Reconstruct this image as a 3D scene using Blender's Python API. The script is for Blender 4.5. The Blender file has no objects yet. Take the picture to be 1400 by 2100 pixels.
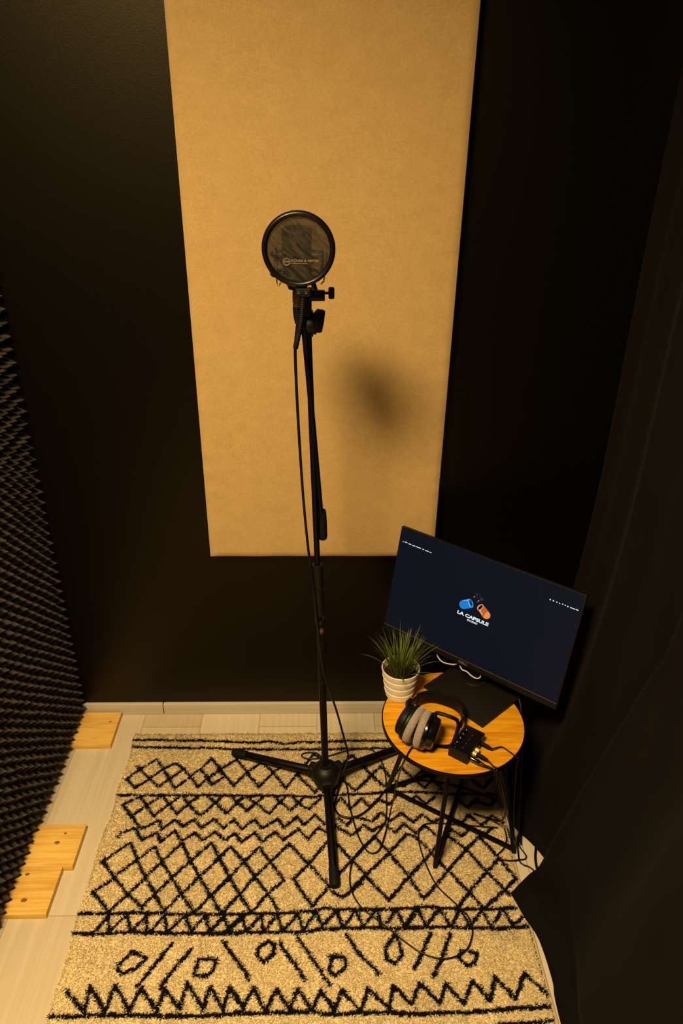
import bpy, bmesh, math, random
import numpy as np
from mathutils import Vector, Matrix, Quaternion

random.seed(7)
rng = np.random.default_rng(7)
scene = bpy.context.scene

# ---------------------------------------------------------------- camera
F_PX = 1490.0                       # focal length in pixels of a 1400x2100 frame
CAM = Vector((0.0, 0.0, 1.75))
RW = Matrix(((0.999683, 0.001635, 0.025124),      # camera axes (right, down, forward) in world
             (-0.021378, -0.472013, 0.881333),
             (0.013300, -0.881590, -0.471828)))
cam_data = bpy.data.cameras.new('camera')
cam_data.sensor_fit = 'VERTICAL'
cam_data.sensor_height = 36.0
cam_data.lens = F_PX / 2100.0 * 36.0
cam_data.clip_start = 0.02
cam = bpy.data.objects.new('camera', cam_data)
scene.collection.objects.link(cam)
r_, d_, f_ = (Vector(RW.col[i]).normalized() for i in range(3))
cam.matrix_world = Matrix(((r_.x, -d_.x, -f_.x, CAM.x), (r_.y, -d_.y, -f_.y, CAM.y),
                           (r_.z, -d_.z, -f_.z, CAM.z), (0, 0, 0, 1)))
scene.camera = cam

# ---------------------------------------------------------------- light and exposure
scene.view_settings.view_transform = 'Standard'
scene.view_settings.look = 'None'
scene.view_settings.gamma = 1.0
scene.view_settings.use_curve_mapping = False
scene.view_settings.exposure = 0.0
world = bpy.data.worlds.new('room_dark')
scene.world = world
world.use_nodes = True
world.node_tree.nodes['Background'].inputs[0].default_value = (1.0, 0.75, 0.45, 1)
world.node_tree.nodes['Background'].inputs[1].default_value = 0.0006
lamp = bpy.data.lights.new('ceiling_lamp', 'AREA')
lamp.shape = 'RECTANGLE'
lamp.size = 0.74
lamp.size_y = 0.44
lamp.energy = 146.0
lamp.color = (1.0, 0.72, 0.36)
lamp.spread = math.radians(157)
lamp_ob = bpy.data.objects.new('ceiling_lamp', lamp)
lamp_ob.location = (-0.68, 0.13, 2.70)
scene.collection.objects.link(lamp_ob)


# ---------------------------------------------------------------- helpers
def ray(px, py):
    return RW @ Vector((px - 700.0, py - 1050.0, F_PX))


def at_z(px, py, z=0.0):
    d = ray(px, py)
    return CAM + d * ((z - CAM.z) / d.z)


def at_y(px, py, y):
    d = ray(px, py)
    return CAM + d * ((y - CAM.y) / d.y)


def at_x(px, py, x):
    d = ray(px, py)
    return CAM + d * ((x - CAM.x) / d.x)


ORIGIN = {}


def link(o):
    scene.collection.objects.link(o)
    return o


def thing(name, label, cat, loc, group=None):
    o = link(bpy.data.objects.new(name, None))
    o.empty_display_size = 0.05
    o.location = loc
    ORIGIN[o.name] = Vector(loc)
    o['label'] = label
    o['category'] = cat
    if group:
        o['group'] = group
    return o


def tag(o, label, cat, group=None):
    o['label'] = label
    o['category'] = cat
    if group:
        o['group'] = group
    return o


class MB:
    """collects shapes in world coordinates into one mesh"""
    def __init__(self):
        self.bm = bmesh.new()

    def merge(self, other, M=None):
        if M is not None:
            bmesh.ops.transform(other, matrix=M, verts=other.verts)
        off = {}
        for v in other.verts:
            off[v] = self.bm.verts.new(v.co)
        for f in other.faces:
            try:
                self.bm.faces.new([off[v] for v in f.verts])
            except ValueError:
                pass
        other.free()
        return self

    def box(self, c, size, rot=None, bevel=0.0, seg=2):
        b = bmesh.new()
        bmesh.ops.create_cube(b, size=1.0)
        bmesh.ops.scale(b, vec=size, verts=b.verts)
        if bevel > 0:
            bmesh.ops.bevel(b, geom=list(b.edges), offset=bevel, segments=seg, affect='EDGES', profile=0.6)
        M = Matrix.Translation(c)
        if rot is not None:
            M = M @ rot.to_4x4()
        return self.merge(b, M)

    def lathe(self, prof, M=None, n=40):
        """profile of (radius, height) about local z"""
        b = bmesh.new()
        rings = []
        for r, z in prof:
            if r < 1e-6:
                rings.append([b.verts.new((0, 0, z))])
            else:
                rings.append([b.verts.new((r * math.cos(2 * math.pi * i / n), r * math.sin(2 * math.pi * i / n), z)) for i in range(n)])
        for a, c in zip(rings, rings[1:]):
            for i in range(n):
                j = (i + 1) % n
                if len(a) == 1 and len(c) == 1:
                    continue
                if len(a) == 1:
                    b.faces.new((a[0], c[j], c[i]))
                elif len(c) == 1:
                    b.faces.new((a[i], a[j], c[0]))
                else:
                    b.faces.new((a[i], a[j], c[j], c[i]))
        return self.merge(b, M)

    def tube(self, pts, r, n=10, smooth=0, cap=True, closed=False):
        pts = [Vector(p) for p in pts]
        if smooth:
            pts = catmull(pts, smooth, closed)
        if callable(r):
            rad = [r(i / max(1, len(pts) - 1)) for i in range(len(pts))]
        else:
            rad = [r] * len(pts)
        b = bmesh.new()
        T = []
        m = len(pts)
        for i in range(m):
            if closed:
                t = pts[(i + 1) % m] - pts[i - 1]
            else:
                t = pts[min(i + 1, m - 1)] - pts[max(i - 1, 0)]
            T.append(t.normalized() if t.length > 1e-9 else Vector((0, 0, 1)))
        nrm = T[0].orthogonal().normalized()
        rings = []
        for i in range(m):
            if i:
                nrm = T[i - 1].rotation_difference(T[i]) @ nrm
            nrm = (nrm - T[i] * nrm.dot(T[i])).normalized()
            bn = T[i].cross(nrm)
            rings.append([b.verts.new(pts[i] + (nrm * math.cos(2 * math.pi * k / n) + bn * math.sin(2 * math.pi * k / n)) * rad[i]) for k in range(n)])
        for i in range(m if closed else m - 1):
            a, c = rings[i], rings[(i + 1) % m]
            for k in range(n):
                q = (k + 1) % n
                b.faces.new((a[k], a[q], c[q], c[k]))
        if cap and not closed:
            b.faces.new(list(reversed(rings[0])))
            b.faces.new(rings[-1])
        return self.merge(b)

    def cyl(self, p0, p1, r, n=24, bevel=0.0):
        p0, p1 = Vector(p0), Vector(p1)
        L = (p1 - p0).length
        e = min(bevel, r * 0.9, L * 0.45)
        prof = [(0, 0), (r - e, 0)] + ([(r - e * .3, e * .3), (r, e), (r, L - e), (r - e * .3, L - e * .3)] if e > 0 else [(r, 0), (r, L)]) + [(r - e, L), (0, L)]
        return self.lathe(prof, axis_matrix(p0, p1 - p0), n)

    def quad_grid(self, P):
        """P: rows of points"""
        vs = [[self.bm.verts.new(p) for p in row] for row in P]
        for i in range(len(P) - 1):
            for j in range(len(P[0]) - 1):
                self.bm.faces.new((vs[i][j], vs[i][j + 1], vs[i + 1][j + 1], vs[i + 1][j]))
        return self

    def build(self, name, mat, parent=None, angle=35, flip=False):
        me = bpy.data.meshes.new(name)
        o = link(bpy.data.objects.new(name, me))
        org = Vector((0, 0, 0))
        if parent is not None:
            org = ORIGIN[parent.name]
            o.parent = parent
        ORIGIN[o.name] = org
        bmesh.ops.remove_doubles(self.bm, verts=self.bm.verts, dist=1e-6)
        bmesh.ops.recalc_face_normals(self.bm, faces=self.bm.faces)
        bmesh.ops.translate(self.bm, vec=-org, verts=self.bm.verts)
        self.bm.to_mesh(me)
        self.bm.free()
        me.materials.append(mat)
        for p in me.polygons:
            p.use_smooth = True
        me.set_sharp_from_angle(angle=math.radians(angle))
        return o


def single(o):
    """a one-mesh thing: move its origin to the base of its shape"""
    me = o.data
    n = len(me.vertices)
    co = np.empty(n * 3, np.float32)
    me.vertices.foreach_get('co', co)
    co = co.reshape(-1, 3)
    lo, hi = co.min(0), co.max(0)
    c = np.array([(lo[0] + hi[0]) / 2, (lo[1] + hi[1]) / 2, lo[2]], np.float32)
    co -= c
    me.vertices.foreach_set('co', co.ravel())
    me.update()
    o.location = [float(v) for v in c]
    ORIGIN[o.name] = Vector([float(v) for v in c])
    return o


def axis_matrix(p, d):
    q = Vector((0, 0, 1)).rotation_difference(Vector(d).normalized())
    return Matrix.Translation(p) @ q.to_matrix().to_4x4()


def catmull(pts, k=6, closed=False):
    n = len(pts)
    if n < 3:
        return pts
    out = []
    g = (lambda i: pts[i % n]) if closed else (lambda i: pts[i] if 0 <= i < n else (pts[0] * 2 - pts[1] if i < 0 else pts[-1] * 2 - pts[-2]))
    for i in range(n if closed else n - 1):
        p0, p1, p2, p3 = g(i - 1), g(i), g(i + 1), g(i + 2)
        for s in range(k):
            t = s / k
            out.append(0.5 * ((2 * p1) + (p2 - p0) * t + (2 * p0 - 5 * p1 + 4 * p2 - p3) * t * t + (3 * p1 - p0 - 3 * p2 + p3) * t ** 3))
    if not closed:
        out.append(pts[-1].copy())
    return out


def text_mesh(name, body, mat, parent, M, size, extrude=0.0002, bold=0.0, align='CENTER', space=1.0):
    cu = bpy.data.curves.new(name, 'FONT')
    cu.body = body
    cu.size = size
    cu.extrude = extrude
    cu.offset = bold
    cu.align_x = align
    cu.align_y = 'CENTER'
    cu.space_character = space
    tmp = link(bpy.data.objects.new(name + '_source', cu))
    bpy.context.view_layer.update()
    me = bpy.data.meshes.new_from_object(tmp.evaluated_get(bpy.context.evaluated_depsgraph_get()))
    bpy.data.objects.remove(tmp)
    bpy.data.curves.remove(cu)
    me.name = name
    org = ORIGIN[parent.name]
    me.transform(Matrix.Translation(-org) @ M)
    me.materials.clear()
    me.materials.append(mat)
    o = link(bpy.data.objects.new(name, me))
    o.parent = parent
    ORIGIN[o.name] = org
    return o


# ---------------------------------------------------------------- materials
def principled(name, col, rough=0.5, spec=0.5, metal=0.0, sheen=0.0):
    m = bpy.data.materials.new(name)
    m.use_nodes = True
    b = m.node_tree.nodes['Principled BSDF']
    b.inputs['Base Color'].default_value = (*col, 1)
    b.inputs['Roughness'].default_value = rough
    b.inputs['Specular IOR Level'].default_value = spec
    b.inputs['Metallic'].default_value = metal
    if sheen:
        b.inputs['Sheen Weight'].default_value = sheen
        b.inputs['Sheen Tint'].default_value = (*[min(1, c * 6 + .05) for c in col], 1)
    return m


def N(m, kind, **kw):
    n = m.node_tree.nodes.new(kind)
    for k, v in kw.items():
        if k in n.inputs:
            n.inputs[k].default_value = v
        else:
            setattr(n, k, v)
    return n


def L(m, a, b):
    m.node_tree.links.new(a, b)


def noisy(name, c1, c2, scale=(20, 20, 20), rough=0.6, spec=0.3, bump=0.0, bump_dist=0.001, detail=4.0, lo=0.3, hi=0.7, sheen=0.0, metal=0.0, bump_scale=None):
    """two-colour noise in object space with an optional bump"""
    m = principled(name, c1, rough, spec, metal, sheen)
    b = m.node_tree.nodes['Principled BSDF']
    tc = N(m, 'ShaderNodeTexCoord')
    mp = N(m, 'ShaderNodeMapping')
    mp.inputs['Scale'].default_value = scale
    L(m, tc.outputs['Object'], mp.inputs['Vector'])
    nz = N(m, 'ShaderNodeTexNoise', Scale=1.0, Detail=detail, Roughness=0.6)
    L(m, mp.outputs[0], nz.inputs['Vector'])
    rp = N(m, 'ShaderNodeValToRGB')
    rp.color_ramp.elements[0].position = lo
    rp.color_ramp.elements[1].position = hi
    rp.color_ramp.elements[0].color = (*c1, 1)
    rp.color_ramp.elements[1].color = (*c2, 1)
    L(m, nz.outputs['Fac'], rp.inputs[0])
    L(m, rp.outputs[0], b.inputs['Base Color'])
    if bump:
        src = nz
        if bump_scale:
            mp2 = N(m, 'ShaderNodeMapping')
            mp2.inputs['Scale'].default_value = bump_scale
            L(m, tc.outputs['Object'], mp2.inputs['Vector'])
            src = N(m, 'ShaderNodeTexNoise', Scale=1.0, Detail=2.0)
            L(m, mp2.outputs[0], src.inputs['Vector'])
        bp = N(m, 'ShaderNodeBump', Strength=bump, Distance=bump_dist)
        L(m, src.outputs['Fac'], bp.inputs['Height'])
        L(m, bp.outputs[0], b.inputs['Normal'])
    return m


def emission(name, col, strength):
    m = principled(name, (0.002, 0.002, 0.003), 0.3, 0.3)
    b = m.node_tree.nodes['Principled BSDF']
    b.inputs['Emission Color'].default_value = (*col, 1)
    b.inputs['Emission Strength'].default_value = strength
    return m


M_black = principled('black_powder_coat', (0.0020, 0.0018, 0.0015), 0.42, 0.17)
M_plastic = noisy('black_plastic', (0.0034, 0.0031, 0.0027), (0.0052, 0.0047, 0.004), (400, 400, 400), 0.5, 0.26, 0.15, 0.0003)
M_rubber = principled('black_rubber', (0.0026, 0.0025, 0.0023), 0.7, 0.2)
M_cable = principled('black_cable', (0.0026, 0.0024, 0.0022), 0.38, 0.3)
M_steel = principled('steel', (0.55, 0.52, 0.48), 0.3, 0.5, 1.0)
M_gold = principled('brass', (0.95, 0.74, 0.30), 0.38, 0.5, 0.55)
M_gloss = principled('glossy_black', (0.003, 0.0028, 0.0026), 0.20, 0.4)
M_white_cable = principled('white_cable', (0.62, 0.6, 0.56), 0.45, 0.4)

# ---------------------------------------------------------------- the room
WALL_Y = 1.845
X_L, X_R = -0.835, 0.76
Y_F, Z_T = -1.2, 3.0


def structure(o):
    o['kind'] = 'structure'
    return o


def floor_material():
    m = noisy('pale_oak_laminate', (0.55, 0.475, 0.35), (0.66, 0.58, 0.44), (95, 2.2, 1), 0.45, 0.35, 0.12, 0.0006, 6.0, 0.3, 0.72)
    b = m.node_tree.nodes['Principled BSDF']
    rp = [n for n in m.node_tree.nodes if n.type == 'VALTORGB'][0]
    tc = [n for n in m.node_tree.nodes if n.type == 'TEX_COORD'][0]
    mp = N(m, 'ShaderNodeMapping')
    mp.inputs['Rotation'].default_value = (0, 0, math.radians(90))
    mp.inputs['Location'].default_value = (2.415, 0.21, 0)
    L(m, tc.outputs['Object'], mp.inputs['Vector'])
    br = N(m, 'ShaderNodeTexBrick', Scale=1.0)
    br.inputs['Color1'].default_value = (1.0, 1.0, 1.0, 1)
    br.inputs['Color2'].default_value = (0.79, 0.745, 0.68, 1)
    br.inputs['Mortar'].default_value = (0.55, 0.5, 0.45, 1)
    br.inputs['Mortar Size'].default_value = 0.0012
    br.inputs['Brick Width'].default_value = 1.28
    br.inputs['Row Height'].default_value = 0.19
    L(m, mp.outputs[0], br.inputs['Vector'])
    mx = N(m, 'ShaderNodeMix', data_type='RGBA', blend_type='MULTIPLY')
    mx.inputs[0].default_value = 1.0
    L(m, rp.outputs[0], mx.inputs[6])
    L(m, br.outputs['Color'], mx.inputs[7])
    L(m, mx.outputs[2], b.inputs['Base Color'])
    return m


M_floor = floor_material()
M_wall = noisy('black_wall_paint', (0.0008, 0.0006, 0.0004), (0.0012, 0.0009, 0.0006), (60, 60, 60), 0.40, 0.30, 0.25, 0.0008, 3.0, bump_scale=(500, 500, 500))
M_skirt = noisy('pale_skirting_wood', (0.48, 0.42, 0.33), (0.58, 0.51, 0.40), (2.0, 60, 60), 0.5, 0.3, 0.05, 0.0005, 5.0)

mb = MB()
mb.box(((X_L + X_R) / 2, (WALL_Y + Y_F) / 2, -0.04), (X_R - X_L + 0.2, WALL_Y - Y_F + 0.2, 0.08))
structure(mb.build('floor', M_floor))
mb = MB()
mb.box(((X_L + X_R) / 2, WALL_Y + 0.05, Z_T / 2), (X_R - X_L + 0.2, 0.10, Z_T))
M_wall.node_tree.nodes['Principled BSDF'].inputs['Specular Tint'].default_value = (1.0, 0.84, 0.52, 1)
structure(mb.build('wall_back', M_wall))
mb = MB()
mb.box((X_L - 0.05, (WALL_Y + Y_F) / 2, Z_T / 2), (0.10, WALL_Y - Y_F, Z_T))
structure(mb.build('wall_left', M_wall))
mb = MB()
mb.box((X_R + 0.05, (WALL_Y + Y_F) / 2, Z_T / 2), (0.10, WALL_Y - Y_F, Z_T))
structure(mb.build('wall_right', M_wall))
mb = MB()
for xa, xb in ((X_L, -0.531), (-0.529, X_R)):
    mb.box(((xa + xb) / 2, WALL_Y - 0.0065, 0.0225), (xb - xa, 0.013, 0.045), None, 0.003)
structure(mb.build('baseboard_back', M_skirt))


# ---------------------------------------------------------------- tan fabric panel on the back wall
def panel_material():
    m = principled('tan_stretched_fabric', (0.5, 0.33, 0.13), 0.85, 0.12, 0, 0.08)
    b = m.node_tree.nodes['Principled BSDF']
    tc = N(m, 'ShaderNodeTexCoord')
    outs = []
    for sc in ((900, 900, 120), (120, 900, 900), (28, 28, 34)):
        mp = N(m, 'ShaderNodeMapping')
        mp.inputs['Scale'].default_value = sc
        L(m, tc.outputs['Object'], mp.inputs['Vector'])
        nz = N(m, 'ShaderNodeTexNoise', Scale=1.0, Detail=3.0)
        L(m, mp.outputs[0], nz.inputs['Vector'])
        outs.append(nz.outputs['Fac'])
    ad = N(m, 'ShaderNodeMath', operation='ADD')
    L(m, outs[0], ad.inputs[0])
    L(m, outs[1], ad.inputs[1])
    a2 = N(m, 'ShaderNodeMath', operation='MULTIPLY_ADD')
    L(m, outs[2], a2.inputs[0])
    a2.inputs[1].default_value = 0.5
    L(m, ad.outputs[0], a2.inputs[2])
    mr = N(m, 'ShaderNodeMapRange')
    mr.inputs['From Min'].default_value = 0.8
    mr.inputs['From Max'].default_value = 1.7
    L(m, a2.outputs[0], mr.inputs['Value'])
    rp = N(m, 'ShaderNodeValToRGB')
    rp.color_ramp.elements[0].color = (0.44, 0.285, 0.108, 1)
    rp.color_ramp.elements[1].color = (0.60, 0.41, 0.175, 1)
    L(m, mr.outputs[0], rp.inputs[0])
    L(m, rp.outputs[0], b.inputs['Base Color'])
    bp = N(m, 'ShaderNodeBump', Strength=0.35, Distance=0.0006)
    L(m, ad.outputs[0], bp.inputs['Height'])
    L(m, bp.outputs[0], b.inputs['Normal'])
    return m


def fabric_panel():
    x0, x1, z0, z1, yf, yb = -0.3255, 0.3205, 0.640, 2.34, 1.795, WALL_Y - 0.001
    nx, nz = 70, 180
    P = []
    for i in range(nz + 1):
        z = z0 + (z1 - z0) * i / nz
        row = []
        for j in range(nx + 1):
            x = x0 + (x1 - x0) * j / nx
            dx = min(x - x0, x1 - x)
            dz = min(z - z0, z1 - z)
            e = min(dx, dz)
            y = yf + 0.006 * math.exp(-(e / 0.006) ** 2)
            # cloth pulled round the frame: small tucks along the sides and the bottom edge
            tuck = 0.5 + 0.5 * math.sin(z * 74 + 2.2 * math.sin(z * 21))
            y += 0.0022 * math.exp(-dx / 0.028) * tuck * (1 if z < 1.5 else 0.4) * (1 if dx > 0.003 else 0.3)
            y += 0.0015 * math.exp(-dz / 0.02) * (0.5 + 0.5 * math.sin(x * 41))
            y += 0.0012 * math.sin(x * 7 + 1.0) * math.sin(z * 3.1)
            row.append(Vector((x, y, z)))
        P.append(row)
    mb = MB()
    mb.quad_grid(P)
    ring = [P[0][j] for j in range(nx + 1)] + [P[i][nx] for i in range(1, nz + 1)] + [P[nz][j] for j in range(nx - 1, -1, -1)] + [P[i][0] for i in range(nz - 1, 0, -1)]
    back = [Vector((p.x, yb, p.z)) for p in ring]
    mb.quad_grid([ring + [ring[0]], back + [back[0]]])
    o = mb.build('fabric_panel', panel_material(), None, 50)
    return tag(single(o), 'tall tan fabric acoustic panel hung on the black back wall', 'acoustic panel')


fabric_panel()

# ---------------------------------------------------------------- pyramid foam tiles on the left wall
M_foam = noisy('charcoal_foam', (0.050, 0.044, 0.030), (0.075, 0.066, 0.046), (300, 300, 300), 0.95, 0.1, 0.4, 0.0008, 2.0)


def foam_mesh(seed):
    """0.5 m tile, back face in the plane x=0, corner at the origin, running towards -y and +z"""
    S, n, sub = 0.497, 15, 6
    r = random.Random(seed)
    step = S / (n * sub)
    prof = {0: 0.0, 1: 0.30, 2: 0.72, 3: 1.0, 4: 0.72, 5: 0.30}
    tip = [[(r.uniform(-0.0025, 0.0025), r.uniform(-0.0015, 0.0015)) for _ in range(n + 1)] for _ in range(n + 1)]
    P = []
    for i in range(n * sub + 1):
        row = []
        for j in range(n * sub + 1):
            h = prof[i % sub] * (0.40 + 0.60 * prof[j % sub])
            t = tip[min(i // sub, n)][min(j // sub, n)]
            row.append(Vector((0.016 + 0.036 * h + t[0] * h, -step * j + t[1] * h, step * i + t[1] * h * 0.6)))
        P.append(row)
    mb = MB()
    mb.quad_grid(P)
    K = n * sub
    ring = [P[0][j] for j in range(K + 1)] + [P[i][K] for i in range(1, K + 1)] + [P[K][j] for j in range(K - 1, -1, -1)] + [P[i][0] for i in range(K - 1, 0, -1)]
    back = [Vector((0, p.y, p.z)) for p in ring]
    mb.quad_grid([ring + [ring[0]], back + [back[0]]])
    return mb


tiles = [((-0.832, 1.842, 0.020), 'dark foam tile on the left wall in the bottom row, touching the back corner'),
         ((-0.830, 1.343, 0.019), 'dark foam tile on the left wall in the bottom row above the two front boards'),
         ((-0.832, 1.842, 0.519), 'dark foam tile on the left wall in the second row up, touching the back corner'),
         ((-0.829, 1.344, 0.520), 'dark foam tile in the second row up, farther from the back corner'),
         ((-0.832, 1.841, 1.021), 'dark foam tile on the left wall in the third row up, highest one seen')]
for i, (loc, lab) in enumerate(tiles):
    o = foam_mesh(i).build('foam_tile', M_foam, None, 80)
    o.location = loc
    tag(o, lab, 'acoustic foam', 'pyramid foam tiles on the left wall')


# ---------------------------------------------------------------- pine boards under the foam
def pine_material(seed):
    m = principled('pine_wood', (0.6, 0.36, 0.11), 0.5, 0.3)
    b = m.node_tree.nodes['Principled BSDF']
    tc = N(m, 'ShaderNodeTexCoord')
    mp = N(m, 'ShaderNodeMapping')
    mp.inputs['Location'].default_value = (seed * 1.7, seed * 0.9, 0)
    mp.inputs['Scale'].default_value = (5, 70, 30)
    L(m, tc.outputs['Object'], mp.inputs['Vector'])
    nz = N(m, 'ShaderNodeTexNoise', Scale=1.0, Detail=5.0, Distortion=1.6)
    L(m, mp.outputs[0], nz.inputs['Vector'])
    rp = N(m, 'ShaderNodeValToRGB')
    rp.color_ramp.elements[0].position = 0.25
    rp.color_ramp.elements[1].position = 0.6
    rp.color_ramp.elements[0].color = (0.54, 0.28, 0.05, 1)
    rp.color_ramp.elements[1].color = (0.74, 0.47, 0.115, 1)
    L(m, nz.outputs['Fac'], rp.inputs[0])
    L(m, rp.outputs[0], b.inputs['Base Color'])
    return m


M_knot = noisy('pine_knot', (0.14, 0.055, 0.012), (0.32, 0.14, 0.03), (300, 120, 100), 0.55, 0.3)


def pine_board(x1, y0, y1, x0, th, label, seed, knots=(), rot=0.0):
    c = Vector(((x0 + x1) / 2, (y0 + y1) / 2, 0))
    R = Matrix.Rotation(rot, 3, 'Z')
    t = thing('pine_board', label, 'board', c)
    mb = MB()
    mb.box(c + Vector((0, 0, th / 2)), (x1 - x0, y1 - y0, th), R, 0.0016)
    mb.build('plank', pine_material(seed), t)
    for kx, ky, kr in knots:
        mb = MB()
        k = R @ (Vector((kx, ky, 0)) - c) + c
        mb.lathe([(0, 0.0004), (kr * 0.5, 0.0004), (kr, 0.0001), (kr, -0.002)], Matrix.Translation((k.x, k.y, th)) @ Matrix.Scale(1.45, 4, (1, 0, 0)), 14)
        kn = mb.build('knot', M_knot, t)
        kn['label'] = 'dark brown knot'
    return t


def kpt(px, py, r):
    p = at_z(px, py, 0.018)
    return (p.x, p.y, r)


pine_board(-0.667, 1.683, 1.826, -0.83, 0.018, 'yellow pine board on the floor at the back corner, below the dark foam', 1, [kpt(226, 1480, 0.003)])
pine_board(-0.6575, 1.259, 1.389, -0.83, 0.018, 'yellow pine board with a split knot, the further of the two lying together', 2, [kpt(117, 1728, 0.0050), kpt(134, 1709, 0.003), kpt(67, 1730, 0.003)])
pine_board(-0.683, 1.128, 1.2575, -0.83, 0.018, 'yellow pine board with an oval knot, nearest to the viewer at the left edge', 3, [kpt(49, 1846, 0.0056), kpt(56, 1793, 0.0042)])

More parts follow.
